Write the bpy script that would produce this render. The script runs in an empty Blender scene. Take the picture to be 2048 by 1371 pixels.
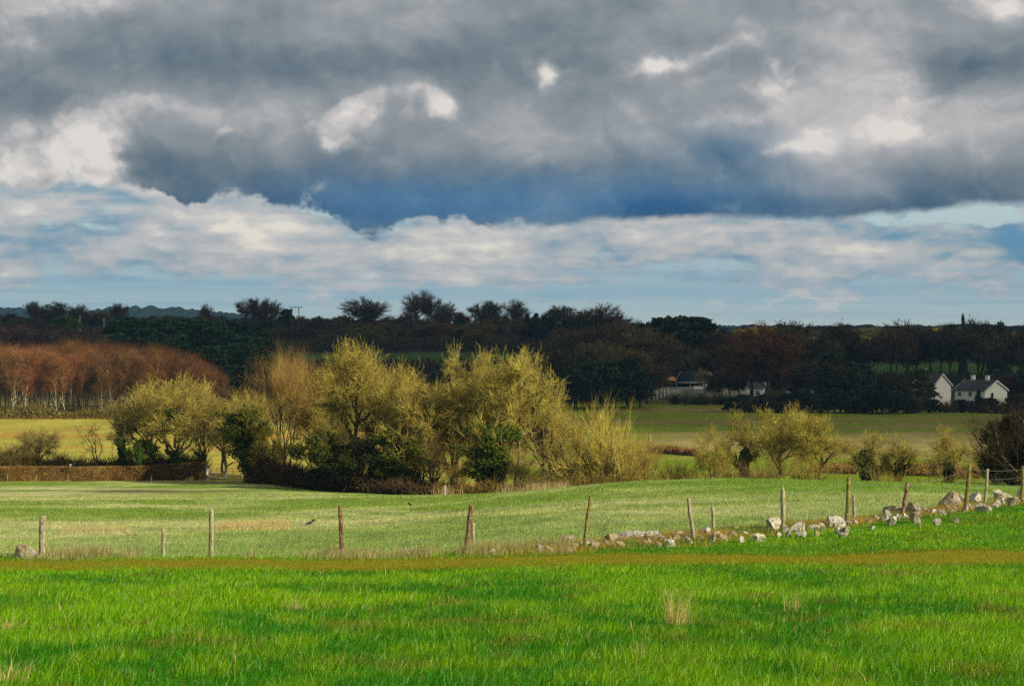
import bpy, math, random
import numpy as np
from mathutils import Vector

# ------------------------------------------------------------------ camera, sky, sun, exposure
F = 3822.0                      # focal length measured in pixels of the 2048 px wide photograph
scene = bpy.context.scene
cam_d = bpy.data.cameras.new("camera")
cam = bpy.data.objects.new("camera", cam_d)
scene.collection.objects.link(cam)
cam_d.sensor_width = 36.0
cam_d.lens = 36.0 * F / 2048.0
cam_d.clip_start = 0.3
cam_d.clip_end = 20000
cam.location = (0, 0, 0)
cam.rotation_euler = (math.radians(90 - 0.532), 0, 0)
scene.camera = cam
SUN_AZ, SUN_EL = 118.0, 27.0    # clockwise from the viewing direction; height above the horizon
sa, se = math.radians(SUN_AZ), math.radians(SUN_EL)
SUN = Vector((math.sin(sa) * math.cos(se), math.cos(sa) * math.cos(se), math.sin(se)))
sun_d = bpy.data.lights.new("sun", 'SUN')
sun_d.energy = 5.0
sun_d.angle = math.radians(0.53)
sun_d.color = (1.0, 0.90, 0.70)
sun = bpy.data.objects.new("sun", sun_d)
sun.rotation_euler = SUN.to_track_quat('Z', 'Y').to_euler()
sun.location = (60, -30, 60)
scene.collection.objects.link(sun)
vs = scene.view_settings
vs.view_transform = 'Standard'
vs.look = 'None'
vs.exposure = 0.32
vs.gamma = 1.0
vs.use_curve_mapping = False
scene.cycles.max_bounces = 5
scene.cycles.diffuse_bounces = 2
scene.cycles.glossy_bounces = 1
scene.cycles.transmission_bounces = 3
scene.cycles.volume_bounces = 0
scene.cycles.transparent_max_bounces = 6
scene.cycles.use_adaptive_sampling = True
scene.cycles.adaptive_threshold = 0.02
scene.cycles.use_denoising = False


def lin(r, g, b):
    return tuple(((c / 255.0) / 12.92 if c <= 10 else (((c / 255.0) + 0.055) / 1.055) ** 2.4) for c in (r, g, b))


class NT:
    """short-hand for wiring shader nodes"""
    def __init__(s, tree):
        s.t = tree
        s.n = tree.nodes
        s.l = tree.links

    def put(s, sock, v):
        if v is None:
            return
        if isinstance(v, bpy.types.NodeSocket):
            s.l.new(v, sock)
        elif isinstance(v, (tuple, list)):
            sock.default_value = tuple(v) + ((1.0,) if len(v) == 3 and sock.type == 'RGBA' else ())
        else:
            sock.default_value = v

    def m(s, op, a, b=None, c=None, clamp=False):
        n = s.n.new('ShaderNodeMath')
        n.operation = op
        n.use_clamp = clamp
        s.put(n.inputs[0], a)
        s.put(n.inputs[1], b)
        if c is not None:
            s.put(n.inputs[2], c)
        return n.outputs[0]

    def add(s, *a):
        r = a[0]
        for b in a[1:]:
            r = s.m('ADD', r, b)
        return r

    def mul(s, *a):
        r = a[0]
        for b in a[1:]:
            r = s.m('MULTIPLY', r, b)
        return r

    def vec(s, x=0.0, y=0.0, z=0.0):
        n = s.n.new('ShaderNodeCombineXYZ')
        for i, v in enumerate((x, y, z)):
            s.put(n.inputs[i], v)
        return n.outputs[0]

    def sep(s, v):
        n = s.n.new('ShaderNodeSeparateXYZ')
        s.put(n.inputs[0], v)
        return n.outputs

    def noise(s, v, scale, detail=4.0, rough=0.5, dist=0.0, lac=2.0, color=False):
        n = s.n.new('ShaderNodeTexNoise')
        s.put(n.inputs['Vector'], v)
        n.inputs['Scale'].default_value = scale
        n.inputs['Detail'].default_value = detail
        n.inputs['Roughness'].default_value = rough
        n.inputs['Lacunarity'].default_value = lac
        n.inputs['Distortion'].default_value = dist
        return n.outputs['Color' if color else 'Fac']

    def ramp(s, v, stops, interp='LINEAR'):
        n = s.n.new('ShaderNodeValToRGB')
        n.color_ramp.interpolation = interp
        s.put(n.inputs[0], v)
        e = n.color_ramp.elements
        while len(e) > 2:
            e.remove(e[-1])
        while len(e) < len(stops):
            e.new(0.5)
        for i, (p, c) in enumerate(stops):
            e[i].position = p
            if not isinstance(c, (tuple, list)):
                c = (c, c, c)
            e[i].color = tuple(c) + (1.0,)
        return n.outputs[0]

    def mix(s, f, a, b, mode='MIX'):
        n = s.n.new('ShaderNodeMix')
        n.data_type = 'RGBA'
        n.blend_type = mode
        n.clamp_factor = True
        s.put(n.inputs[0], f)
        s.put(n.inputs[6], a)
        s.put(n.inputs[7], b)
        return n.outputs[2]

    def rng(s, v, a, b, c=0.0, d=1.0, smooth=True):
        n = s.n.new('ShaderNodeMapRange')
        n.interpolation_type = 'SMOOTHSTEP' if smooth else 'LINEAR'
        for i, q in enumerate((v, a, b, c, d)):
            s.put(n.inputs[i], q)
        return n.outputs[0]


world = bpy.data.worlds.new("World")
scene.world = world
world.use_nodes = True
w = NT(world.node_tree)
for n in list(w.n):
    w.n.remove(n)
out = w.n.new('ShaderNodeOutputWorld')
bg = w.n.new('ShaderNodeBackground')
w.l.new(bg.outputs[0], out.inputs[0])
tc = w.n.new('ShaderNodeTexCoord')
D3 = tc.outputs['Generated']
dx, dy, dz = w.sep(D3)
hyp = w.m('SQRT', w.add(w.mul(dx, dx), w.mul(dy, dy)))
elev = w.m('DIVIDE', dz, w.m('MAXIMUM', hyp, 0.05))
az = w.m('ARCTAN2', dx, dy)
U = w.m('MULTIPLY_ADD', az, 3.88, 1.024)          # thousands of photo pixels: azimuth
V = w.m('MULTIPLY_ADD', elev, -3.822, 0.650)      # thousands of photo pixels: elevation
# perspective of a cloud deck overhead
den = w.m('MAXIMUM', w.add(dz, 0.035), 0.02)
deck = w.vec(w.m('DIVIDE', dx, den), w.m('DIVIDE', dy, den), 0.0)
uv = w.vec(U, V, 0.0)
wn = w.noise(uv, 3.2, 5.0, 0.55, color=True)
wx, wy, wz = w.sep(wn)
wn2 = w.noise(uv, 9.0, 4.0, 0.6, color=True)
wx2, wy2, wz2 = w.sep(wn2)
Uw = w.add(U, w.m('MULTIPLY_ADD', wx, 0.16, -0.08), w.m('MULTIPLY_ADD', wx2, 0.07, -0.035))
Vw = w.add(V, w.m('MULTIPLY_ADD', wy, 0.09, -0.045), w.m('MULTIPLY_ADD', wy2, 0.045, -0.0225))
Vl = w.add(V, w.mul(w.rng(U, 0.9, 1.3, 3.0, 1.0), w.add(w.m('MULTIPLY_ADD', wy, 0.045, -0.0225), w.m('MULTIPLY_ADD', wy2, 0.03, -0.015))))


def blob(u, v, su, sv, amp, tilt=0.0, p=2.0):
    """a soft patch of cloud, (u, v) and size in photo pixels"""
    a = w.m('MULTIPLY_ADD', Uw, 1000.0 / su, -u / su)
    b = w.m('MULTIPLY_ADD', Vw, 1000.0 / sv, -v / sv)
    if tilt:
        b = w.m('MULTIPLY_ADD', a, -tilt, b)
    r2 = w.add(w.mul(a, a), w.mul(b, b))
    if p > 2:
        r2 = w.mul(r2, r2)
    return w.mul(w.m('EXPONENT', w.mul(r2, -1.0)), amp)


# flat underside of the main cloud bank: its lower edge by azimuth
fc = w.n.new('ShaderNodeFloatCurve')
pts = [(-500, 400), (120, 372), (300, 385), (500, 400), (620, 418), (720, 446), (830, 440), (960, 432), (1200, 436), (1500, 437), (1750, 432), (1950, 420), (2100, 408), (2600, 400)]
cv = fc.mapping.curves[0]
while len(cv.points) < len(pts):
    cv.points.new(0.5, 0.5)
for i, (a, b) in enumerate(sorted(pts)):
    cv.points[i].location = ((a + 500) / 3100.0, b / 1000.0)
fc.mapping.update()
w.put(fc.inputs['Value'], w.m('MULTIPLY_ADD', U, 1 / 3.1, 0.5 / 3.1))
edge = fc.outputs[0]
dv = w.m('SUBTRACT', Vl, edge)
# --- brightness of the bank
bb = w.ramp(w.m('MULTIPLY_ADD', Vw, 1.5, 0.15), [(0.0, 0.58), (0.15, 0.50), (0.36, 0.45), (0.5, 0.56), (0.62, 0.47), (0.74, 0.30), (0.82, 0.18), (1.0, 0.1)])
def puff(x, y, scale):
    """billowing heads: rounded lobes with sharp valleys between them"""
    r = None
    for k in range(3):
        n = w.m('ABSOLUTE', w.m('MULTIPLY_ADD', w.noise(w.vec(x, y, 1.7 * k), scale * 2.1 ** k, 0.0), 2.0, -1.0))
        r = n if r is None else w.m('MULTIPLY_ADD', n, 0.55 ** k, r)
    return r


n1 = w.noise(w.vec(w.mul(U, 0.8), w.mul(V, 1.25)), 2.6, 6.0, 0.52)
pu = puff(Uw, w.mul(Vw, 1.35), 6.0)
pub = puff(w.add(Uw, 0.016), w.add(w.mul(Vw, 1.35), -0.03), 6.0)
relief = w.m('SUBTRACT', pu, pub)
n3 = w.noise(uv, 1.6, 3.0, 0.5)
bb = w.add(bb, w.mul(relief, 0.15), w.m('MULTIPLY_ADD', n1, 1.15, -0.575), w.m('MULTIPLY_ADD', n3, 0.3, -0.15))
for a in [      # broad light and dark in the grey deck
    (130, 0, 260, 80, 0.30), (0, 110, 110, 60, 0.10), (60, 380, 150, 70, 0.20), (300, 215, 110, 34, 0.14), (1400, 130, 130, 60, 0.13), (790, 190, 140, 26, 0.12, -0.25),
    (1760, 180, 150, 80, 0.16), (1620, 60, 220, 60, 0.1), (1080, 250, 240, 80, 0.10), (1850, 340, 260, 50, 0.06), (1700, 280, 260, 90, 0.18), (1500, 60, 300, 70, 0.10), (1950, 260, 120, 60, 0.08), (1900, 90, 200, 60, 0.08), (560, 250, 120, 50, 0.06), (420, 120, 200, 60, 0.05),
    (60, 215, 130, 36, -0.20), (330, 320, 140, 44, -0.20), (250, 350, 60, 20, -0.2), (430, 150, 240, 50, -0.06), (780, 135, 360, 40, -0.15, -0.1),
    (1000, 360, 300, 40, -0.10), (1450, 300, 120, 40, -0.20), (1350, 412, 700, 22, -0.10),
    (1940, 150, 75, 40, -0.30), (1880, 205, 44, 28, -0.18), (1560, 125, 90, 46, -0.16), (1480, 330, 60, 60, -0.08),
]:
    bb = w.add(bb, blob(*a))
heads = None    # sunlit cauliflower heads with crisp rims
for a in [
    (150, 305, 110, 66, 1.0), (50, 350, 120, 60, 0.9), (190, 340, 50, 60, 0.7), (320, 215, 60, 20, 0.75), (240, 235, 70, 30, 0.6), (430, 265, 40, 12, 0.6, 0.3), (20, 60, 70, 60, 0.6), (180, 15, 150, 40, 0.6),
    (695, 250, 62, 48, 1.0), (665, 300, 30, 34, 0.7), (640, 378, 40, 18, 0.65, -0.6), (882, 212, 44, 26, 0.95), (1108, 165, 24, 32, 0.95), (790, 195, 90, 12, 0.6, -0.25),
    (1335, 128, 66, 16, 0.95, -0.4), (1450, 92, 60, 18, 0.8, -0.3), (1560, 190, 50, 36, 0.75), (1470, 238, 100, 20, 0.85, -0.35),
    (1585, 300, 60, 16, 1.0, -0.3), (1660, 292, 32, 26, 1.0), (1785, 270, 62, 44, 0.9), (1740, 180, 80, 40, 0.5), (1970, 8, 85, 50, 1.3, 0.2), (1850, 215, 70, 12, 0.4),
]:
    q = blob(*a)
    heads = q if heads is None else w.add(heads, q)
fine = w.noise(w.vec(w.mul(Uw, 1.0), w.mul(Vw, 1.3)), 8.0, 6.0, 0.58)
hm_ = w.rng(w.add(heads, w.m('MULTIPLY_ADD', fine, 1.5, -0.75), w.mul(relief, 0.3)), 0.12, 1.15)
hb = w.add(0.80, w.mul(relief, 0.30), w.m('MULTIPLY_ADD', fine, 0.9, -0.45), w.mul(w.m('MINIMUM', heads, 1.2), 0.08))
bb = w.m('MULTIPLY_ADD', w.m('SUBTRACT', hb, bb), w.mul(hm_, 0.85), w.m('MULTIPLY_ADD', w.m('MINIMUM', heads, 1.0), 0.10, bb))
bb = w.m('MULTIPLY_ADD', fine, 0.26, w.add(bb, -0.13))
ccol = w.ramp(bb, [(0.0, lin(62, 88, 112)), (0.18, lin(88, 108, 124)), (0.38, lin(118, 130, 138)), (0.6, lin(152, 158, 162)), (0.82, lin(196, 193, 192)), (1.0, lin(226, 221, 214))])
# deeper blue of the rain-heavy middle of the bank
blue = w.add(blob(1150, 400, 560, 60, 1.0), blob(1480, 290, 180, 50, 0.5), blob(760, 400, 200, 50, 0.5))
ccol = w.mix(w.m('MINIMUM', w.mul(blue, 0.85), 0.9), ccol, w.ramp(bb, [(0.0, lin(44, 98, 146)), (0.35, lin(84, 128, 164)), (0.7, lin(150, 165, 182)), (1.0, lin(215, 215, 215))]))
upper = w.rng(w.add(dv, w.mul(w.m('MULTIPLY_ADD', fine, 0.14, -0.07), w.rng(U, 0.8, 1.3, 1.0, 0.10))), -0.010, 0.010, 1.0, 0.0)          # 1 inside the bank
# --- low sky beneath the bank: small sunlit cumulus, gaps and thin layers
sk = w.n.new('ShaderNodeTexSky')
sk.sky_type = 'NISHITA'
sk.sun_disc = False
sk.sun_elevation = se
sk.sun_rotation = sa
sk.air_density = 1.3
sk.dust_density = 1.5
low_u = w.vec(w.add(U, w.mul(wx2, 0.04)), w.add(w.mul(V, 2.4), w.mul(wy2, 0.12)), 0.0)
ln = w.noise(low_u, 3.4, 6.0, 0.5)
lx, ly, _z = w.sep(low_u)
lrel = w.m('SUBTRACT', puff(lx, ly, 5.0), puff(w.add(lx, 0.016), w.add(ly, -0.04), 5.0))
thin = w.noise(w.vec(w.mul(U, 0.5), w.mul(V, 9.0), 3.0), 5.0, 4.0, 0.5)
gap = w.mix(0.80, w.mix(1.0, sk.outputs[0], (0.1, 0.1, 0.1), 'MULTIPLY'), w.ramp(w.m('MULTIPLY_ADD', V, 4.0, -1.6), [(0.0, lin(196, 220, 224)), (0.5, lin(176, 206, 218)), (0.72, lin(164, 200, 214)), (0.84, lin(188, 212, 216)), (1.0, lin(204, 218, 214))]))
lfine = w.noise(low_u, 11.0, 5.0, 0.6)
row_ = w.noise(w.vec(w.mul(U, 1.6), w.mul(V, 14.0), 7.0), 3.0, 3.0, 0.5)
lb = w.add(0.50, w.m('MULTIPLY_ADD', row_, 0.6, -0.30), w.mul(lrel, 0.34), w.m('MULTIPLY_ADD', ln, 1.5, -0.75), w.m('MULTIPLY_ADD', lfine, 0.7, -0.35))
for a in [(560, 470, 190, 40, 0.34), (250, 430, 190, 34, 0.22), (100, 440, 60, 20, 0.2), (420, 480, 260, 14, -0.02), (880, 480, 130, 26, 0.22), (1290, 480, 130, 28, 0.26),
          (1440, 450, 90, 18, 0.2), (1640, 500, 170, 22, 0.2), (1180, 520, 120, 14, 0.1), (240, 470, 130, 20, -0.15), (190, 420, 70, 20, -0.25),
          (1120, 480, 60, 14, -0.30), (1260, 512, 80, 10, -0.28), (1420, 500, 60, 14, -0.22), (2020, 490, 60, 22, -0.7), (2050, 515, 60, 16, -0.4), (1790, 478, 60, 10, -0.3),
          (60, 465, 90, 8, -0.2), (1000, 440, 60, 14, -0.15)]:
    lb = w.add(lb, blob(*a))
lcol = w.ramp(lb, [(0.0, lin(104, 150, 180)), (0.3, lin(142, 168, 184)), (0.52, lin(178, 186, 190)), (0.75, lin(204, 202, 200)), (1.0, lin(234, 230, 216))])
# how much cloud: dense just under the bank, thinning to the horizon
cover = w.add(w.ramp(w.m('MULTIPLY_ADD', V, 4.0, -1.6), [(0.0, 0.72), (0.35, 0.74), (0.6, 0.55), (0.74, 0.30), (0.86, 0.1), (1.0, 0.0)]), w.m('MULTIPLY_ADD', ln, 2.0, -1.0), w.m('MULTIPLY_ADD', lfine, 1.0, -0.5), blob(1950, 445, 140, 18, -0.7), blob(2020, 505, 80, 30, 0.5))
cover = w.rng(w.add(cover, w.m('MULTIPLY_ADD', row_, -0.5, 0.24)), 0.28, 0.56)
low = w.mix(cover, gap, lcol)
band = w.mul(w.rng(thin, 0.45, 0.68), w.rng(V, 0.50, 0.56), w.rng(V, 0.66, 0.60))
low = w.mix(w.mul(band, 0.55), low, lin(138, 174, 194))
sky = w.mix(upper, low, ccol)
# below the horizon: plain ground colour, never seen
sky = w.mix(w.rng(dz, -0.02, -0.001, 1.0, 0.0), sky, (0.06, 0.08, 0.04))
w.l.new(w.mix(1.0, sky, (8.0, 8.0, 8.0), 'MULTIPLY'), bg.inputs[0])
bg.inputs[1].default_value = 0.10
world.cycles.sampling_method = 'MANUAL'
world.cycles.sample_map_resolution = 512

# ------------------------------------------------------------------ helpers
COL = scene.collection
RNG = np.random.default_rng(7)


def hash2(ix, iy, seed):
    n = (ix.astype(np.int64) * 374761393 + iy.astype(np.int64) * 668265263 + seed * 1442695041) & 0x7fffffff
    n = ((n ^ (n >> 13)) * 1274126177) & 0x7fffffff
    return ((n ^ (n >> 16)) & 0xffff) / 65535.0


def vnoise(x, y, seed=0):
    x, y = np.asarray(x, float), np.asarray(y, float)
    ix, iy = np.floor(x), np.floor(y)
    fx, fy = x - ix, y - iy
    fx, fy = fx * fx * (3 - 2 * fx), fy * fy * (3 - 2 * fy)
    a, b = hash2(ix, iy, seed), hash2(ix + 1, iy, seed)
    c, d = hash2(ix, iy + 1, seed), hash2(ix + 1, iy + 1, seed)
    return (a * (1 - fx) + b * fx) * (1 - fy) + (c * (1 - fx) + d * fx) * fy


def fbm(x, y, seed=0, octaves=4):
    r, a, t = 0.0, 1.0, 0.0
    for k in range(octaves):
        r = r + a * vnoise(x * 2 ** k, y * 2 ** k, seed + k * 17)
        t += a
        a *= 0.5
    return r / t


def unit(v):
    return v / np.maximum(np.linalg.norm(v, axis=-1, keepdims=True), 1e-9)


def smooth(a, b, x):
    t = np.clip((x - a) / (b - a), 0, 1)
    return t * t * (3 - 2 * t)


class MB:
    """collects vertices and faces of one mesh"""
    def __init__(s):
        s.v, s.f, s.mi, s.n = [], [], [], 0

    def add(s, v, f, mi=0):
        v = np.asarray(v, float).reshape(-1, 3)
        f = np.asarray(f, np.int64)
        if len(f) == 0:
            return
        s.f.append(f + s.n)
        s.mi.append(np.full(len(f), mi))
        s.v.append(v)
        s.n += len(v)

    def box(s, lo, hi, mi=0, rot=0.0, org=(0, 0, 0)):
        x0, y0, z0 = lo
        x1, y1, z1 = hi
        v = np.array([[x0, y0, z0], [x1, y0, z0], [x1, y1, z0], [x0, y1, z0], [x0, y0, z1], [x1, y0, z1], [x1, y1, z1], [x0, y1, z1]], float)
        if rot:
            c, q = math.cos(rot), math.sin(rot)
            v = np.stack([v[:, 0] * c - v[:, 1] * q, v[:, 0] * q + v[:, 1] * c, v[:, 2]], 1)
        s.add(v + np.array(org), [[0, 3, 2, 1], [4, 5, 6, 7], [0, 1, 5, 4], [1, 2, 6, 5], [2, 3, 7, 6], [3, 0, 4, 7]], mi)

    def tubes(s, P, R, sides=4, mi=0, cap=False):
        """P (N,K,3) centre lines, R (N,K) radii"""
        P, R = np.asarray(P, float), np.asarray(R, float)
        N, K = R.shape
        if N == 0:
            return
        T = np.empty_like(P)
        T[:, 1:-1] = P[:, 2:] - P[:, :-2]
        T[:, 0] = P[:, 1] - P[:, 0]
        T[:, -1] = P[:, -1] - P[:, -2]
        T = unit(T)
        ref = np.where(np.abs(T[:, :1, 2:3]) > 0.8, np.array([1.0, 0, 0]), np.array([0, 0, 1.0]))
        A = unit(np.cross(T, np.broadcast_to(ref, T.shape)))
        B = np.cross(T, A)
        th = np.arange(sides) * 2 * np.pi / sides
        ring = P[:, :, None] + R[:, :, None, None] * (np.cos(th)[:, None] * A[:, :, None] + np.sin(th)[:, None] * B[:, :, None])
        idx = np.arange(N * K * sides).reshape(N, K, sides)
        nx = np.roll(idx, -1, axis=2)
        q = np.stack([idx[:, :-1], nx[:, :-1], nx[:, 1:], idx[:, 1:]], -1).reshape(-1, 4)
        s.add(ring.reshape(-1, 3), q, mi)
        if cap and sides >= 4:
            for e in (0, -1):
                c = idx[:, e]
                for k in range(1, sides - 2, 2):
                    s.f.append(np.stack([c[:, 0], c[:, k], c[:, k + 1], c[:, (k + 2) % sides]], -1) + s.n - N * K * sides)
                    s.mi.append(np.full(N, mi))

    def mesh(s, name, mats, smooth_=False):
        me = bpy.data.meshes.new(name)
        v = np.concatenate(s.v)
        tot = np.concatenate([np.full(len(f), f.shape[1]) for f in s.f])
        loops = np.concatenate([f.ravel() for f in s.f])
        me.vertices.add(len(v))
        me.vertices.foreach_set('co', v.astype(np.float32).ravel())
        me.loops.add(len(loops))
        me.loops.foreach_set('vertex_index', loops.astype(np.int32))
        me.polygons.add(len(tot))
        me.polygons.foreach_set('loop_start', (np.cumsum(tot) - tot).astype(np.int32))
        me.polygons.foreach_set('loop_total', tot.astype(np.int32))
        me.polygons.foreach_set('material_index', np.concatenate(s.mi).astype(np.int32))
        if smooth_:
            me.polygons.foreach_set('use_smooth', np.ones(len(tot), bool))
        for m_ in (mats if isinstance(mats, (list, tuple)) else [mats]):
            me.materials.append(m_)
        me.update(calc_edges=True)
        return me

    def build(s, name, mats, parent=None, smooth_=False):
        return link(name, s.mesh(name, mats, smooth_), parent)


def link(name, me, parent=None):
    o = bpy.data.objects.new(name, me)
    COL.objects.link(o)
    if parent is not None:
        o.parent = parent
    return o


def tag(o, label=None, cat=None, group=None, kind=None):
    for k, v in (('label', label), ('category', cat), ('group', group), ('kind', kind)):
        if v:
            o[k] = v
    return o


def thing(name, loc, label, cat, group=None, rz=0.0, scale=(1, 1, 1)):
    o = bpy.data.objects.new(name, None)
    o.empty_display_size = 0.3
    COL.objects.link(o)
    o.location = loc
    o.rotation_euler = (0, 0, rz)
    o.scale = scale
    return tag(o, label, cat, group)


# ------------------------------------------------------------------ materials
def material(name, fn, rough=0.9, spec=0.2):
    m_ = bpy.data.materials.new(name)
    m_.use_nodes = True
    t = NT(m_.node_tree)
    p = t.n['Principled BSDF']
    p.inputs['Roughness'].default_value = rough
    p.inputs['Specular IOR Level'].default_value = spec
    r = fn(t, p)
    if r is not None:
        t.put(p.inputs['Base Color'], r)
    return m_


def obj_co(t):
    return t.n.new('ShaderNodeTexCoord').outputs['Object']


def world_co(t):
    return t.n.new('ShaderNodeNewGeometry').outputs['Position']


def info(t):
    return t.n.new('ShaderNodeObjectInfo').outputs


def bump(t, p, h, dist, strength=1.0):
    b = t.n.new('ShaderNodeBump')
    b.inputs['Strength'].default_value = strength
    b.inputs['Distance'].default_value = dist
    t.put(b.inputs['Height'], h)
    t.l.new(b.outputs[0], p.inputs['Normal'])


def twig_fn(t, p):
    """twigs and bark take the colour of their own object, mottled"""
    i = info(t)
    c = i['Color']
    n = t.noise(obj_co(t), 0.9, 4.0, 0.6)
    n2 = t.noise(obj_co(t), 11.0, 2.0)
    k = t.add(t.m('MULTIPLY_ADD', n, 2.2, -0.6), t.m('MULTIPLY_ADD', n2, 1.2, -0.6))
    # lichen-gold patches on brown bark
    return t.mix(1.0, c, t.ramp(k, [(0.0, (0.34, 0.27, 0.20)), (0.45, (0.75, 0.72, 0.65)), (1.0, (1.6, 1.6, 1.6))]), 'MULTIPLY')


M = {}
M['twig'] = material('twigs', twig_fn, 0.8, 0.25)


def bark_fn(t, p):
    i = info(t)
    x = obj_co(t)
    n = t.noise(x, 3.0, 4.0, 0.7)
    a = t.mix(t.rng(n, 0.42, 0.6), (0.045, 0.032, 0.018), i['Color'])
    bump(t, p, t.noise(x, 9.0, 3.0), 0.05)
    return a


M['bark'] = material('bark', bark_fn, 0.9, 0.15)


def birch_fn(t, p):
    x = obj_co(t)
    sx, sy, sz = t.sep(x)
    n = t.noise(t.vec(t.mul(sx, 1.0), t.mul(sy, 1.0), t.mul(sz, 2.2)), 2.2, 3.0, 0.7)
    return t.mix(t.rng(n, 0.46, 0.58), lin(190, 178, 140), lin(70, 56, 36))


M['birch'] = material('birch_bark', birch_fn, 0.8)


def leaf_fn(t, p):
    i = info(t)
    g = world_co(t)
    n = t.noise(g, 0.9, 3.0, 0.6)
    n2 = t.noise(g, 9.0, 1.0)
    k = t.add(t.m('MULTIPLY_ADD', n, 1.1, 0.1), t.m('MULTIPLY_ADD', n2, 0.7, -0.3))
    return t.mix(1.0, i['Color'], t.ramp(k, [(0.0, 0.4), (0.6, 1.0), (1.0, 1.7)]), 'MULTIPLY')


M['leaf'] = material('evergreen_leaves', leaf_fn, 0.7, 0.12)

# ------------------------------------------------------------------ the lie of the land
# heights (metres below the eye) against distance, at several bearings given as columns of the photograph
ROWS = [0, 16, 40, 43, 46, 50, 60, 80, 100, 110, 120, 150, 180, 200, 250, 330, 420, 480, 520, 650, 900, 1500, 3000, 9000]
TAB = {
    -600: [-1.7, -3.0, -5.20, -5.25, -5.50, -5.78, -6.5, -7.95, -9.4, -10.1, -10.9, -13.1, -15.3, -16.3, -17.3, -18.3, -18.9, -18.9, -18, -12, -3.5, -1.5, -4, -12],
    500: [-1.7, -3.0, -5.20, -5.25, -5.50, -5.78, -6.5, -7.95, -9.4, -10.1, -10.9, -13.1, -15.4, -16.5, -17.4, -18.4, -19.0, -19.0, -18, -11, -3.5, -1.5, -4, -12],
    850: [-1.7, -3.0, -5.17, -5.22, -5.45, -5.70, -6.4, -7.8, -9.3, -10.0, -10.9, -13.4, -16.1, -16.7, -17.5, -18.5, -19.2, -19.0, -18, -10.7, -3.5, -1.5, -4, -12],
    1000: [-1.7, -3.0, -5.12, -5.18, -5.35, -5.58, -6.2, -7.5, -9.0, -9.75, -10.6, -13.7, -16.5, -16.8, -17.5, -18.5, -19.3, -18.9, -18, -10.5, -3.5, -1.5, -4, -12],
    1200: [-1.7, -3.0, -5.08, -5.13, -5.20, -5.36, -5.9, -7.1, -8.5, -9.22, -10.05, -13.8, -16.6, -16.9, -17.4, -18.4, -19.3, -18.5, -18, -13.0, -8, -6, -6, -12],
    1400: [-1.7, -3.0, -5.06, -5.10, -5.13, -5.30, -5.8, -6.85, -8.15, -8.86, -9.75, -13.9, -16.6, -16.9, -17.4, -18.4, -19.3, -18.4, -18.6, -17.5, -15, -12, -7, -12],
    1650: [-1.7, -3.0, -5.05, -5.07, -5.10, -5.20, -5.75, -6.85, -8.2, -8.98, -9.9, -14.0, -16.6, -16.9, -17.4, -18.4, -19.4, -20.1, -20.2, -19, -17, -14.5, -7, -12],
    1940: [-1.7, -3.0, -4.98, -5.00, -5.03, -5.12, -5.45, -6.9, -8.4, -9.2, -10.1, -14.0, -16.6, -16.9, -17.4, -18.4, -19.5, -20.4, -20.4, -19, -17, -14.5, -7, -12],
    2060: [-1.7, -3.0, -4.95, -4.98, -4.98, -5.02, -5.30, -7.0, -8.6, -9.4, -10.3, -14.0, -16.6, -16.9, -17.4, -18.4, -19.5, -20.4, -20.4, -19, -17, -14.5, -7, -12],
    2500: [-1.7, -3.0, -4.9, -4.9, -4.9, -4.95, -5.2, -7.0, -8.6, -9.4, -10.3, -14.0, -16.6, -16.9, -17.4, -18.4, -19.5, -20.4, -20.4, -19, -17, -14.5, -7, -12],
}
_u = np.array(sorted(TAB), float)
_Dg = np.concatenate([np.arange(0, 130, 1.0), np.geomspace(130, 9000, 260)])
_Z = np.stack([np.interp(_Dg, ROWS, TAB[int(k)]) for k in _u])          # (cols, D)
_Ug = np.arange(-600, 2501, 25.0)
_Z = np.stack([np.interp(_Ug, _u, _Z[:, j]) for j in range(len(_Dg))], 1)
for _ in range(6):
    _Z[:, 1:-1] = (_Z[:, :-2] + 2 * _Z[:, 1:-1] + _Z[:, 2:]) / 4
for _ in range(30):
    _Z[1:-1] = (_Z[:-2] + 2 * _Z[1:-1] + _Z[2:]) / 4


def height(x, y):
    x, y = np.asarray(x, float), np.asarray(y, float)
    D = np.maximum(y, 1.0)
    u = np.clip(1024 + F * x / np.maximum(D, 12.0), -599, 2499)
    iu = (u + 600) / 25.0
    i0 = np.clip(np.floor(iu).astype(int), 0, len(_Ug) - 2)
    fu = iu - i0
    D = np.clip(D, 0, 8999)
    j0 = np.clip(np.searchsorted(_Dg, D, side='right') - 1, 0, len(_Dg) - 2)
    fd = (D - _Dg[j0]) / (_Dg[j0 + 1] - _Dg[j0])
    z = (_Z[i0, j0] * (1 - fd) + _Z[i0, j0 + 1] * fd) * (1 - fu) + (_Z[i0 + 1, j0] * (1 - fd) + _Z[i0 + 1, j0 + 1] * fd) * fu
    z = z + (fbm(x / 3.0, y / 3.0, 3, 3) - 0.5) * 0.16 * smooth(300, 60, y) + (fbm(x / 14.0, y / 14.0, 5, 3) - 0.5) * 0.55 * smooth(40, 70, y)
    return z


def at(px, D, dz=0.0):
    """point on the ground seen in column px at distance D"""
    x = (px - 1024.0) / F * D
    return (x, float(D), float(height(x, D)) + dz)


def fence_D(u):
    return np.interp(u, [-600, 1000, 1175, 1383, 1565, 1697, 1812, 1937, 2045, 2160, 2700], [44, 44, 44.6, 46, 47.7, 50, 52.4, 54.7, 57, 59.5, 70])


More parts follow.
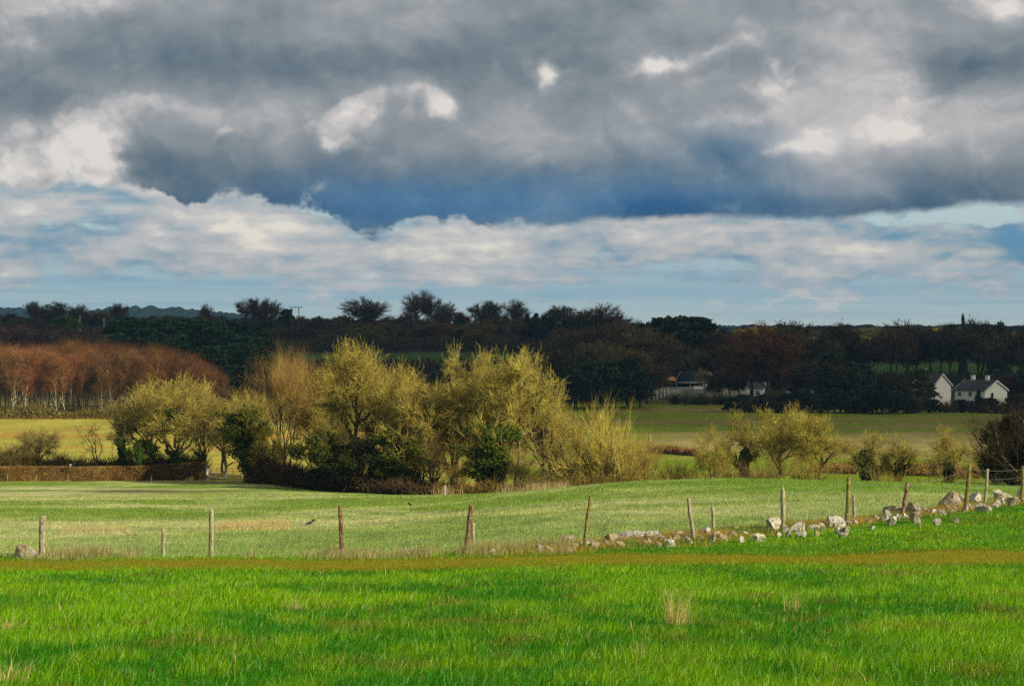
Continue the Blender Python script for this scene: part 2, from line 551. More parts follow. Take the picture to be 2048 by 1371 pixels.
def zone_edges(x, y):
    """distance past the fence, and past the tree hedge"""
    u = 1024 + F * x / np.maximum(y, 12.0)
    hedge = np.interp(u, [-900, 0, 415, 480, 620, 860, 1000, 1400, 2100, 3000], [196, 196, 202, 200, 186, 174, 168, 165, 165, 165])
    return u, y - fence_D(u), y - hedge


# ------------------------------------------------------------------ ground sheets
def ground_col(x, y):
    """own colour of the ground (soil, grass kinds, wear), no light or shade"""
    u, df, dh = zone_edges(x, y)
    n1 = fbm(x / 6.0, y / 9.0, 11)[:, None]
    n2 = fbm(x / 1.2, y / 1.6, 12)[:, None]
    past = np.array([0.075, 0.19, 0.004]) * (0.7 + 0.6 * n2)
    # sown field: pale grass with dry streaks
    st = fbm(x / 13.0 + y / 40.0, y / 9.0 - x / 16.0, 13)[:, None]
    fine = fbm(x / 0.5, y / 1.0, 14)[:, None]
    g1, g2, g3 = np.array([0.175, 0.275, 0.032]), np.array([0.33, 0.385, 0.115]), np.array([0.46, 0.46, 0.20])
    fld = g1 * (1 - smooth(0.36, 0.60, st)) + g2 * smooth(0.36, 0.60, st)
    fld = fld * (1 - smooth(0.60, 0.78, st)) + g3 * smooth(0.60, 0.78, st)
    # wheel marks running away to the left
    for a, c in ((0.62, 18.0), (0.62, 20.2), (0.42, -31.0), (0.42, -33.0), (-0.25, 60.0), (-0.25, 61.8), (0.9, 60), (0.9, 62)):
        d = np.abs((x + a * (y - 100) + c) + 3.5 * (fbm(y / 30, x * 0, 15) - 0.5))[:, None]
        k = np.exp(-(d / 0.55) ** 2) * (0.25 + 0.6 * fbm(x / 5, y / 5, 16)[:, None])
        fld = fld * (1 - k) + g3 * k
    near = smooth(75, 46, y)[:, None] * 0.45 * (0.4 + n1)
    fld = fld * (1 - near) + np.array([0.27, 0.37, 0.12]) * near
    hump = (smooth(1050, 1500, u) * smooth(60, 90, y))[:, None] * 0.8
    fld = fld * (1 - hump) + np.array([0.15, 0.265, 0.022]) * (0.75 + 0.5 * n2) * hump
    fld = fld * (0.72 + 0.56 * fine)
    # worn muddy patch by the gate
    mud = np.exp(-(((u - 380) / 190) ** 4) - (((y - 163 - (u - 380) * 0.02) / 9.0) ** 2)) * (0.4 + 1.2 * fbm(x / 3, y / 5, 18))
    mud = np.clip(mud * 2.4, 0, 1)[:, None]
    fld = fld * (1 - mud) + np.array([0.15, 0.105, 0.06]) * (0.5 + 1.0 * fine) * mud
    # valley beyond the hedge
    r = fbm(x / 30.0, y / 14.0, 21)[:, None]
    r2 = fbm(x / 5.0, y / 8.0, 22)[:, None]
    left = np.array([0.40, 0.36, 0.06]) * (0.7 + 0.6 * r2)
    k = smooth(0.5, 0.62, r)
    left = left * (1 - k) + np.array([0.46, 0.29, 0.05]) * (0.8 + 0.4 * r2) * k
    right = np.array([0.17, 0.235, 0.010]) * (0.8 + 0.4 * r2)
    k2 = smooth(0.46, 0.58, r)
    right = right * (1 - k2) + np.array([0.25, 0.21, 0.05]) * (0.7 + 0.6 * r2) * k2
    rough = (smooth(258, 276, y) * smooth(345, 300, y) * smooth(1250, 1400, u))[:, None]
    right = right * (1 - rough * 0.8) + np.array([0.34, 0.27, 0.10]) * (0.7 + 0.6 * r2) * rough * 0.8
    side = smooth(760, 1150, u)[:, None]
    val = left * (1 - side) + right * side
    # far pastures
    grs = np.array([0.045, 0.105, 0.006]) * (0.8 + 0.4 * r)
    floor_ = np.array([0.040, 0.033, 0.014]) * (0.7 + 0.6 * r2)
    mf = smooth(130, 155, u) * smooth(225, 205, u) * smooth(690, 720, y) * smooth(860, 830, y)
    mf = np.maximum(mf, smooth(540, 640, u) * smooth(1150, 1120, u) * smooth(604, 622, y) * smooth(690, 672, y))
    mf = np.maximum(mf, smooth(1640, 1700, u) * smooth(590, 640, y) * smooth(900, 860, y))[:, None]
    far = floor_ * (1 - mf) + grs * mf
    kf = smooth(455, 520, y)[:, None]
    val = val * (1 - kf) + far * kf
    out_ = np.where((df < 0)[:, None], past, np.where((dh < 0)[:, None], fld, val))
    # brown strip where fence and stones keep the mower off
    b = np.exp(-((df - 0.6) / 1.2) ** 2)[:, None] * smooth(600, 1250, u)[:, None] * 0.9
    out_ = out_ * (1 - b) + np.array([0.33, 0.25, 0.05]) * (0.6 + 0.8 * n2) * b
    return np.clip(out_, 0.002, 0.9)


def ground_fn(t, p):
    a = t.n.new('ShaderNodeAttribute')
    a.attribute_name = 'tone'
    g = world_co(t)
    gx, gy, gz = t.sep(g)
    n = t.noise(t.vec(gx, t.mul(gy, 0.6), gz), 7.0, 3.0, 0.65)
    n2 = t.noise(t.vec(gx, t.mul(gy, 0.5), gz), 1.3, 3.0, 0.6)
    k = t.add(t.m('MULTIPLY_ADD', n, 1.3, -0.15), t.m('MULTIPLY_ADD', n2, 0.8, -0.4))
    bump(t, p, t.add(n, n2), 0.12, 0.8)
    return t.mix(1.0, a.outputs['Color'], t.ramp(k, [(0.0, 0.5), (1.0, 1.5)]), 'MULTIPLY')


M['ground'] = material('grassland', ground_fn, 0.95, 0.08)


def make_ground():
    tn = np.concatenate([-np.geomspace(3.2, 0.34, 26), np.linspace(-0.32, 0.32, 300), np.geomspace(0.34, 3.2, 26)])
    yy = np.concatenate([np.linspace(-14, 14, 15), np.arange(15, 39, 0.5), np.arange(39, 62, 0.22), np.arange(62, 120, 0.6), np.arange(120, 215, 1.0), np.geomspace(216, 560, 120), np.geomspace(566, 8800, 70)])
    T, Y = np.meshgrid(tn, yy)
    X = T * (Y + 20.0)
    Z = height(X, Y)
    P = np.stack([X, Y, Z], -1).reshape(-1, 3)
    nr, nc = X.shape
    idx = np.arange(nr * nc).reshape(nr, nc)
    q = np.stack([idx[:-1, :-1], idx[:-1, 1:], idx[1:, 1:], idx[1:, :-1]], -1).reshape(-1, 4)
    col = ground_col(P[:, 0], P[:, 1])
    cx, cy = P[q, 0].mean(1), P[q, 1].mean(1)
    u, df, dh = zone_edges(cx, cy)
    zone = np.where(df < 0, 0, np.where(dh < 0, 1, np.where(cy < 470, 2, 3)))
    for z_, name in ((0, 'ground'), (1, 'field'), (2, 'meadow'), (3, 'terrain')):
        qq = q[zone == z_]
        used, inv = np.unique(qq, return_inverse=True)
        mb = MB()
        mb.add(P[used], inv.reshape(-1, 4))
        o = mb.build(name, M['ground'], smooth_=True)
        at_ = o.data.attributes.new('tone', 'FLOAT_COLOR', 'POINT')
        at_.data.foreach_set('color', np.concatenate([col[used], np.ones((len(used), 1))], 1).astype(np.float32).ravel())
        tag(o, kind='structure')


make_ground()


# worn grass track along the fence, laid just above the pasture
def path_fn(t, p):
    g = world_co(t)
    gx, gy, gz = t.sep(g)
    n = t.noise(t.vec(t.mul(gx, 0.5), t.mul(gy, 2.0), gz), 2.4, 4.0, 0.65)
    n2 = t.noise(g, 16.0, 3.0, 0.7)
    c = t.ramp(t.m('MULTIPLY_ADD', n, 1.6, -0.3), [(0.0, (0.10, 0.20, 0.004)), (0.4, (0.22, 0.22, 0.006)), (0.75, (0.32, 0.23, 0.010)), (1.0, (0.24, 0.16, 0.012))])
    bump(t, p, n2, 0.05, 1.0)
    return t.mix(1.0, c, t.ramp(n2, [(0.2, 0.45), (0.85, 1.5)]), 'MULTIPLY')


M['path'] = material('worn_track', path_fn, 0.95, 0.08)


def path_edges(x):
    u = 1024 + F * x / 41.0
    mid = np.interp(u, [-3000, 0, 1024, 2048, 5000], [41.6, 41.5, 41.2, 40.7, 40.4])
    wob = (fbm(x / 2.2, x * 0 + 3, 31) - 0.5) * 1.1
    wob2 = (fbm(x / 1.6, x * 0 + 9, 32) - 0.5) * 1.0
    hw = np.interp(u, [-3000, 0, 1024, 2048], [2.05, 2.0, 1.9, 1.75])
    return mid - hw + wob, mid + hw + wob2


def make_path():
    xs = np.arange(-60, 60, 0.2)
    a, b = path_edges(xs)
    k = np.linspace(0, 1, 13)
    Y = a[:, None] + (b - a)[:, None] * k
    X = np.repeat(xs[:, None], 13, 1)
    Z = height(X, Y) + 0.05 * np.minimum(1, 4 * np.minimum(k, 1 - k)) - 0.012
    idx = np.arange(X.size).reshape(X.shape)
    q = np.stack([idx[:-1, :-1], idx[1:, :-1], idx[1:, 1:], idx[:-1, 1:]], -1).reshape(-1, 4)
    mb = MB()
    mb.add(np.stack([X, Y, Z], -1).reshape(-1, 3), q)
    tag(mb.build('path', M['path'], smooth_=True), kind='structure')


make_path()


# distant wooded hills
def hill_fn(t, p):
    g = world_co(t)
    n = t.noise(g, 0.02, 4.0, 0.6)
    return t.ramp(n, [(0.3, (0.008, 0.014, 0.012)), (0.7, (0.014, 0.024, 0.018))])


M['hill'] = material('wooded_hill', hill_fn, 1.0, 0.0)


def make_hills():
    u = np.arange(-900, 3000, 2.5)
    for D0, prof, sd in ((2600, [(-900, 640), (700, 640), (1250, 652), (1420, 657), (1600, 655), (2100, 656), (3000, 657)], 41),
                         (4200, [(-900, 616), (0, 617), (60, 619), (100, 624), (140, 622), (250, 615), (300, 613), (360, 617), (430, 623), (520, 634), (700, 643), (1250, 648), (1330, 651), (1450, 652), (1560, 655), (1700, 653), (1850, 654), (1980, 652), (2060, 655), (3000, 650)], 43)):
        x = (u - 1024) / F * D0
        py = np.interp(u, [a for a, b in prof], [b for a, b in prof])
        top = -(py - 650) / F * D0 + (fbm(u / 9.0, u * 0, sd, 4) - 0.5) * 13 + (vnoise(u / 3.5, u * 0, sd + 5) - 0.5) * 6
        ks = np.array([0, 0.35, 0.62, 0.8, 0.92, 1.0, 1.0])
        ys = np.array([-420, -260, -150, -80, -30, 0, 260.0])
        hz = np.array([0, 0.42, 0.7, 0.86, 0.97, 1.0, 0.6])
        X = np.repeat(x[:, None], 7, 1)
        Y = D0 + ys[None] + np.zeros_like(X)
        base = -16.0
        Z = base + (top[:, None] - base) * hz[None] + (fbm(X / 18, Y / 18, sd + 1, 3) - 0.5) * 10 * (hz[None] > 0.1) * (hz[None] < 0.99)
        idx = np.arange(X.size).reshape(X.shape)
        q = np.stack([idx[:-1, :-1], idx[1:, :-1], idx[1:, 1:], idx[:-1, 1:]], -1).reshape(-1, 4)
        mb = MB()
        mb.add(np.stack([X, Y, Z], -1).reshape(-1, 3), q)
        tag(mb.build('hills', M['hill']), kind='structure')


make_hills()


# the cloud whose shadow lies on the far side of the valley: high up, off to the right of the view
def cloud_fn(t, p):
    for n in list(t.n):
        t.n.remove(n)
    o = t.n.new('ShaderNodeOutputMaterial')
    x, y, z = t.sep(obj_co(t))
    a = t.n.new('ShaderNodeAttribute')
    a.attribute_name = 'thick'
    n = t.noise(obj_co(t), 0.006, 4.0, 0.55)
    f = t.mul(t.rng(t.add(a.outputs['Fac'], t.m('MULTIPLY_ADD', n, 0.5, -0.25)), 0.1, 0.9), 0.62)   # two skins: about a seventh of the sunlight leaks through
    d = t.n.new('ShaderNodeBsdfDiffuse')
    d.inputs[0].default_value = (0.8, 0.8, 0.82, 1)
    tr = t.n.new('ShaderNodeBsdfTranslucent')
    tr.inputs[0].default_value = (0.5, 0.53, 0.6, 1)
    m1 = t.n.new('ShaderNodeMixShader')
    t.l.new(d.outputs[0], m1.inputs[1])
    t.l.new(tr.outputs[0], m1.inputs[2])
    tp = t.n.new('ShaderNodeBsdfTransparent')
    m2 = t.n.new('ShaderNodeMixShader')
    t.l.new(f, m2.inputs[0])
    t.l.new(tp.outputs[0], m2.inputs[1])
    t.l.new(m1.outputs[0], m2.inputs[2])
    t.l.new(m2.outputs[0], o.inputs[0])


M['cloud'] = material('cloud_vapour', cloud_fn)


def make_cloud():
    H = 620.0
    off = np.array([SUN.x, SUN.y]) * H / SUN.z
    xs = np.arange(-1500, 1900, 25.0)
    ys = np.arange(250, 3150, 25.0)
    X, Y = np.meshgrid(xs, ys)
    edge_ = np.interp(X + 0 * Y, [-1500, -160, -90, -45, -10, 40, 150, 1900], [455, 455, 440, 400, 345, 300, 285, 270])
    th = smooth(-45, 45, Y - edge_) * smooth(3140, 2900, Y) * smooth(-1490, -1300, X) * smooth(1890, 1700, X)
    Z0 = H + (fbm(X / 160, Y / 160, 51) - 0.5) * 60
    q = None
    mb = MB()
    idx = np.arange(X.size).reshape(X.shape)
    q = np.stack([idx[:-1, :-1], idx[:-1, 1:], idx[1:, 1:], idx[1:, :-1]], -1).reshape(-1, 4)
    ok = th.reshape(-1)[q].max(1) > 0.001
    for s_ in (-1, 1):
        Z = Z0 + s_ * (10 + 50 * th * (1 if s_ > 0 else 0.4))
        mb.add(np.stack([X + off[0], Y + off[1], Z], -1).reshape(-1, 3), q[ok])
    o = mb.build('cloud', M['cloud'], smooth_=True)
    a = o.data.attributes.new('thick', 'FLOAT', 'POINT')
    a.data.foreach_set('value', np.tile(th.reshape(-1), 2).astype(np.float32))
    tag(o, kind='structure')


make_cloud()

# ------------------------------------------------------------------ growing trees
def branch(parents, n, t0, t1, ang, length, r0, K, rng, up=0.15, wig=0.12, rtip=0.25, shape=None, lmul=True):
    """children of each parent polyline: returns (P, R)"""
    PP, PR = parents
    N, KP = PR.shape
    t = rng.uniform(t0, t1, (N, n))
    f = t * (KP - 1)
    i = np.minimum(f.astype(int), KP - 2)
    fr = (f - i)[..., None]
    ar = np.arange(N)[:, None]
    org = PP[ar, i] * (1 - fr) + PP[ar, i + 1] * fr
    tan = unit(PP[ar, i + 1] - PP[ar, i])
    pr = PR[ar, i] * (1 - fr[..., 0]) + PR[ar, i + 1] * fr[..., 0]
    org, tan, pr, t = org.reshape(-1, 3), tan.reshape(-1, 3), pr.ravel(), t.ravel()
    rnd = unit(rng.normal(size=org.shape))
    side = unit(rnd - (rnd * tan).sum(-1, keepdims=True) * tan)
    a = np.radians(rng.uniform(ang[0], ang[1], len(org)))[:, None]
    d = unit(np.cos(a) * tan + np.sin(a) * side)
    L = length * rng.uniform(0.65, 1.2, len(org))
    if shape is not None:
        L = L * shape(t)
    P = np.empty((len(org), K, 3))
    P[:, 0] = org
    st = (L / (K - 1))[:, None]
    for k in range(1, K):
        d = unit(d + rng.normal(size=d.shape) * wig + np.array([0, 0, up]) / (K - 1) * 2)
        P[:, k] = P[:, k - 1] + d * st
    rr = np.minimum(r0 * rng.uniform(0.8, 1.2, len(org)), pr * 0.85)
    R = rr[:, None] * (1 - (1 - rtip) * np.linspace(0, 1, K)[None])
    return P, R


def leaves(C, size, rng, mb, mi=0, flat=0.0):
    """a small bent leaf spray (one quad) at each centre"""
    n = len(C)
    a = unit(rng.normal(size=(n, 3)))
    b = unit(np.cross(a, rng.normal(size=(n, 3))))
    s = size * rng.uniform(0.6, 1.4, (n, 1))
    a, b = a * s, b * s * 0.6
    v = np.stack([C - a, C + b, C + a, C - b], 1)
    mb.add(v.reshape(-1, 3), np.arange(n * 4).reshape(n, 4), mi)


def stem_line(pts, K=9):
    pts = np.array(pts, float)
    s = np.linspace(0, len(pts) - 1, K)
    return np.stack([np.interp(s, range(len(pts)), pts[:, k]) for k in range(3)], 1)


def ivy_on(P, R, rng, n, rad, size, mb, t1=1.0):
    """ivy leaves wrapped round limbs: lumpy sleeve"""
    N, K = R.shape
    i = rng.integers(0, N, n)
    f = rng.uniform(0, t1, n) * (K - 1)
    k = np.minimum(f.astype(int), K - 2)
    fr = (f - k)[:, None]
    c = P[i, k] * (1 - fr) + P[i, k + 1] * fr
    d = unit(rng.normal(size=(n, 3)) * np.array([1, 1, 0.6]))
    lump = 0.45 + 1.1 * vnoise(c[:, 2] * 1.1 + i * 3.7, c[:, 0] * 0.7, 61)
    c = c + d * (rad * lump * rng.uniform(0.35, 1.0, n) ** 0.5)[:, None]
    c[:, 2] = np.maximum(c[:, 2], 0.05)
    leaves(c, size, rng, mb)


LIB = {}


def store(kind, parts):
    """parts: list of (name, MB, material)"""
    zz = np.concatenate([np.concatenate(mb.v)[:, 2] for n, mb, m_ in (parts if 'ivy_' not in kind else parts[-1:])])
    k = 10.0 / np.percentile(zz, 99.3)            # every tree is grown to a nominal height of 10
    for n, mb, m_ in parts:
        mb.v = [v * k for v in mb.v]
    LIB[kind] = [(n, mb.mesh(kind + '_' + n, m_), m_) for n, mb, m_ in parts]


def tree_bare(kind, seed, trunk=0.38, spread=(35, 70), up=0.25, stems=1, lean=0.0, limb=4.6, counts=(14, 9, 9, 7), thick=1.0, ivy=None, twl=(2.3, 1.15, 0.62), twr=0.017, wig=0.16, tside=7, top=0.86, rt=0.24):
    """nominal height 10 m"""
    rng = np.random.default_rng(seed)
    tp, tr = [], []
    for s_ in range(stems):
        a = rng.uniform(0, 6.28)
        sp = 0.0 if stems == 1 else rng.uniform(0.5, 1.0) * 2.6
        q = [(0.12 * s_ * math.cos(a), 0.12 * s_ * math.sin(a), -0.3)]
        for z in np.linspace(0.1, 1, 5):
            q.append((sp * z ** 1.2 * math.cos(a) + lean * z + rng.normal() * 0.16, sp * z ** 1.2 * math.sin(a) + rng.normal() * 0.16, 10 * top * z))
        tp.append(stem_line(q, 12))
        tr.append(rt / math.sqrt(stems) * (1 - 0.86 * np.linspace(0, 1, 12) ** 0.8))
    T = (np.array(tp), np.array(tr))
    n0, n1, n2, n3 = counts
    shp = lambda t: np.clip(1.15 - 0.75 * ((t - trunk) / (1.001 - trunk)) ** 1.6, 0.25, 1.2)
    L1 = branch(T, max(2, n0 // stems), trunk, 0.98, spread, limb, 0.11 * thick, 9, rng, up=up, wig=wig, shape=shp)
    L2 = branch(L1, n1, 0.38, 1.0, (22, 62), twl[0], 0.052 * thick, 7, rng, up=up * 0.8, wig=wig * 1.3)
    L3 = branch(L2, n2, 0.35, 1.0, (20, 62), twl[1], 0.031 * thick, 5, rng, up=up * 1.2 + 0.1, wig=wig * 1.4)
    wood, tw = MB(), MB()
    wood.tubes(*T, sides=tside)
    wood.tubes(*L1, sides=5)
    tw.tubes(*L2, sides=3)
    tw.tubes(L3[0], L3[1], sides=3)
    if n3:
        L4 = branch(L3, n3, 0.3, 1.0, (18, 62), twl[2], twr, 3, rng, up=up * 0.6, wig=wig, rtip=0.5)
        tw.tubes(L4[0], L4[1], sides=3)
    parts = [('trunk', wood, M['bark']), ('crown', tw, M['twig'])]
    if ivy:
        iv = MB()
        n, rad, size, t1, nl = ivy
        ivy_on(T[0], T[1], rng, int(n * 0.6), rad, size, iv, t1)
        ii = rng.permutation(len(L1[0]))[:nl]
        ivy_on(L1[0][ii], L1[1][ii], rng, int(n * 0.4), rad * 0.8, size, iv, 0.6)
        parts.append(('ivy', iv, M['leaf']))
    store(kind, parts)


def hermite(A, TA, B, K, wig, rng, bend=0.7):
    """wavering curve from A, leaving along TA, to B"""
    L = np.linalg.norm(B - A, axis=1)[:, None]
    d = unit(B - A)
    TB = unit(d + rng.normal(size=d.shape) * 0.35 + np.array([0, 0, 0.25]))
    s = np.linspace(0, 1, K)[None, :, None]
    h00, h10, h01, h11 = 2 * s ** 3 - 3 * s ** 2 + 1, s ** 3 - 2 * s ** 2 + s, -2 * s ** 3 + 3 * s ** 2, s ** 3 - s ** 2
    P = h00 * A[:, None] + h10 * (TA * L * bend)[:, None] + h01 * B[:, None] + h11 * (TB * L * bend)[:, None]
    return P + rng.normal(size=P.shape) * wig * L[:, None] * np.sin(np.pi * s) * 0.5


def pick(P, R, rng, n, t0, t1=1.0):
    """n random points along each polyline: points, tangents, radii, parent index"""
    N, K = R.shape
    i = np.repeat(np.arange(N), n)
    f = rng.uniform(t0, t1, N * n) * (K - 1)
    k = np.minimum(f.astype(int), K - 2)
    fr = (f - k)[:, None]
    A = P[i, k] * (1 - fr) + P[i, k + 1] * fr
    return A, unit(P[i, k + 1] - P[i, k]), R[i, k] * (1 - fr[:, 0]) + R[i, k + 1] * fr[:, 0], i


def tree_lobes(kind, seed, n=12, rx=4.0, z0=3.0, r=(1.1, 1.9), counts=(16, 9, 5), thick=1.0, tw=0.0105, stems=1, rt=0.24, ivy=None, lean=0.0, tside=8, l3=(0.5, 1.25), l4=(0.25, 0.6), wig=0.10, fork=0.75, sq=1.0):
    """crown built of rounded masses of twigs carried on separate limbs; nominal height 10"""
    rng = np.random.default_rng(seed)
    zc, rz = (10 + z0) / 2, (10 - z0) / 2
    cen, tries = [], 0
    while len(cen) < n and tries < 600:
        tries += 1
        d = unit(rng.normal(size=3))
        if d[2] < -0.55:
            continue
        rr = rng.uniform(*r)
        q = rng.uniform(0.55, 1.0) if len(cen) > 2 else 0.2
        c = np.array([d[0] * (rx - rr * 0.8) * q + lean, d[1] * (rx - rr * 0.8) * q * sq, zc + d[2] * (rz - rr * 0.8) * q])
        if all(np.linalg.norm(c - e[:3]) > (0.75 - 0.001 * tries) * min(rr, e[3]) for e in cen):
            cen.append(np.array([*c, rr]))
    cen = np.array(cen)
    tp, tr = [], []
    for s_ in range(stems):
        a = rng.uniform(0, 6.28)
        sp = 0.0 if stems == 1 else rng.uniform(0.4, 1.0) * 1.9
        q = [(0.14 * s_ * math.cos(a), 0.14 * s_ * math.sin(a), -0.3)]
        for z in np.linspace(0.12, 1, 5):
            q.append((sp * z * math.cos(a) + lean * z + rng.normal() * 0.15, sp * z * math.sin(a) + rng.normal() * 0.15, (z0 + (10 - z0) * fork) * z))
        tp.append(stem_line(q, 12))
        tr.append(rt / stems ** 0.35 * (1 - 0.8 * np.linspace(0, 1, 12)))
    TP, TR = np.array(tp), np.array(tr)
    # limbs
    A, TA, ra = [], [], []
    for c in cen:
        hd = np.hypot(c[0], c[1])
        s_ = int(np.argmin([np.linalg.norm(t[:, :2].mean(0) - c[:2]) for t in tp]))
        zt = np.clip(c[2] - hd * rng.uniform(0.5, 1.1) - 0.4, 0.55 * z0 + 0.3, tp[s_][-1, 2])
        k = int(np.argmin(np.abs(tp[s_][:, 2] - zt)))
        A.append(tp[s_][k])
        out_ = unit(np.array([c[0], c[1], 0]) - np.array([tp[s_][k][0], tp[s_][k][1], 0]) + 1e-6)
        TA.append(unit(out_ * 0.8 + np.array([0, 0, 0.6])))
        ra.append(min(0.12 * thick, tr[s_][k] * 0.8))
    A, TA, ra = np.array(A), np.array(TA), np.array(ra)
    P1 = hermite(A, TA, cen[:, :3], 10, wig, rng, 0.9)
    R1 = ra[:, None] * (1 - 0.7 * np.linspace(0, 1, 10)[None])
    n2, n3, n4 = counts
    A, T, R, i = pick(P1, R1, rng, n2, 0.5)
    mid = np.array([lean, 0, zc - 0.5])
    C = cen[i]
    d = unit(rng.normal(size=A.shape) + 0.75 * unit(C[:, :3] - mid) + np.array([0, 0, 0.25]))
    B = C[:, :3] + d * C[:, 3:4] * rng.uniform(0.35, 1.0, (len(A), 1))
    P2 = hermite(A, unit(T + 0.6 * d), B, 7, wig * 1.4, rng)
    R2 = np.minimum(0.046 * thick, R * 0.8)[:, None] * (1 - 0.65 * np.linspace(0, 1, 7)[None])
    A, T, R, j = pick(P2, R2, rng, n3, 0.25)
    d3 = unit(rng.normal(size=A.shape) * 0.7 + unit(A - C[j][:, :3]) * 1.2 + T * 0.7 + np.array([0, 0, 0.2]))
    B = A + d3 * rng.uniform(*l3, (len(A), 1))
    P3 = hermite(A, T, B, 4, wig * 1.1, rng)
    R3 = np.minimum(0.020 * thick, R * 0.8)[:, None] * (1 - 0.55 * np.linspace(0, 1, 4)[None])
    tww = MB()
    tww.tubes(P2, R2, 4)
    tww.tubes(P3, R3, 3)
    if n4:
        A, T, R, k = pick(P3, R3, rng, n4, 0.2)
        B = A + unit(rng.normal(size=A.shape) * 0.6 + T + np.array([0, 0, 0.35])) * rng.uniform(*l4, (len(A), 1))
        P4 = hermite(A, T, B, 3, wig * 1.2, rng)
        tww.tubes(P4, np.repeat(np.array([[tw, tw * 0.85, tw * 0.55]]), len(A), 0), 3)
    wood = MB()
    wood.tubes(TP, TR, tside)
    wood.tubes(P1, R1, 5)
    parts = [('trunk', wood, M['bark']), ('crown', tww, M['twig'])]
    if ivy:
        iv = MB()
        nn, rad, size, t1, nl = ivy
        ivy_on(TP, TR, rng, int(nn * 0.6), rad, size, iv, t1)
        ii = rng.permutation(len(P1))[:nl]
        ivy_on(P1[ii], R1[ii], rng, int(nn * 0.4), rad * 0.8, size, iv, 0.7)
        parts.append(('ivy', iv, M['leaf']))
    store(kind, parts)


def bush_bare(kind, seed, n0=26, ang=(5, 75), up=0.35, counts=(9, 8), thick=1.0, ivy=None, length=8.0, flat=1.0):
    """stems fanning from the ground; nominal height 10"""
    rng = np.random.default_rng(seed)
    T = (np.array([stem_line([(0, 0, -0.3), (0, 0, 0.4)], 3)]), np.full((1, 3), 0.5))
    L1 = branch(T, n0, 0.5, 1.0, ang, length, 0.11 * thick, 9, rng, up=up, wig=0.10, rtip=0.15)
    L1[0][:, :, :2] *= flat
    L2 = branch(L1, counts[0], 0.15, 1.0, (12, 45), length * 0.38, 0.05 * thick, 5, rng, up=up * 0.6, wig=0.12)
    L3 = branch(L2, counts[1], 0.1, 1.0, (12, 50), length * 0.2, 0.026 * thick, 4, rng, up=0.1, wig=0.14, rtip=0.4)
    wood, tw = MB(), MB()
    wood.tubes(*L1, sides=5)
    for L in (L2, L3):
        L[0][:, :, 2] = np.maximum(L[0][:, :, 2], 0.02)
        tw.tubes(*L, sides=3)
    parts = [('trunk', wood, M['bark']), ('crown', tw, M['twig'])]
    if ivy:
        iv = MB()
        ivy_on(L1[0][:ivy[3]], L1[1][:ivy[3]], rng, ivy[0], ivy[1], ivy[2], iv, 0.55)
        parts.append(('ivy', iv, M['leaf']))
    store(kind, parts)


def leafy(kind, seed, clumps, n, size, trunk_h, trunk_r=0.3, lean=0.0, leafmat=None, twigs=0):
    """evergreen or ivy-smothered tree: clumps of (x, y, z, rx, rz) filled with leaves"""
    rng = np.random.default_rng(seed)
    wood, lf = MB(), MB()
    tp = stem_line([(0, 0, -0.3), (0.1, 0, trunk_h * 0.5), (lean, 0, trunk_h)], 9)
    tips = np.array([(c[0], c[1], c[2]) for c in clumps])
    brs = []
    for c in tips[rng.permutation(len(tips))[:14]]:
        s = tp[rng.integers(2, 8)]
        brs.append(stem_line([s, (s + c) / 2 + rng.normal(size=3) * 0.2, c], 6))
    wood.tubes(tp[None], (trunk_r * (1 - 0.7 * np.linspace(0, 1, 9)))[None], sides=7)
    wood.tubes(np.array(brs), np.repeat((0.09 * np.linspace(1, 0.3, 6))[None], len(brs), 0), sides=4)
    w_ = np.array([c[3] ** 2 * c[4] for c in clumps])
    i = rng.choice(len(clumps), n, p=w_ / w_.sum())
    C = np.array(clumps, float)[i]
    d = unit(rng.normal(size=(n, 3)))
    rr = rng.uniform(0, 1, n) ** 0.42
    rr *= 0.78 + 0.45 * vnoise(d[:, 0] * 2.3 + i, d[:, 2] * 2.3 + i * 1.7, 3)
    c = C[:, :3] + d * rr[:, None] * C[:, [3, 3, 4]]
    c[:, 2] = np.maximum(c[:, 2], 0.06)
    leaves(c, size, rng, lf)
    if twigs:
        tp_ = stem_line([(0, 0, 1), (0, 0, trunk_h)], 6)
        T = (np.repeat(tp_[None], 3, 0), np.full((3, 6), 0.2))
        L1 = branch(T, twigs, 0.2, 1.0, (25, 80), 3.6, 0.06, 7, rng, up=0.3, wig=0.16)
        L2 = branch(L1, 8, 0.3, 1.0, (20, 60), 1.5, 0.035, 5, rng, up=0.4, wig=0.2)
        L3 = branch(L2, 5, 0.3, 1.0, (20, 60), 0.7, 0.02, 4, rng, up=0.4, wig=0.2)
        tw = MB()
        for L in (L1, L2, L3):
            tw.tubes(*L, sides=3)
        store(kind, [('trunk', wood, M['bark']), ('crown', tw, M['twig']), ('ivy', lf, M['leaf'])])
        return
    parts = [('trunk', wood, M['bark']), ('crown', lf, leafmat or M['leaf'])]
    store(kind, parts)


def rand_clumps(seed, fn, n):
    rng = np.random.default_rng(seed)
    return [fn(rng) for _ in range(n)]


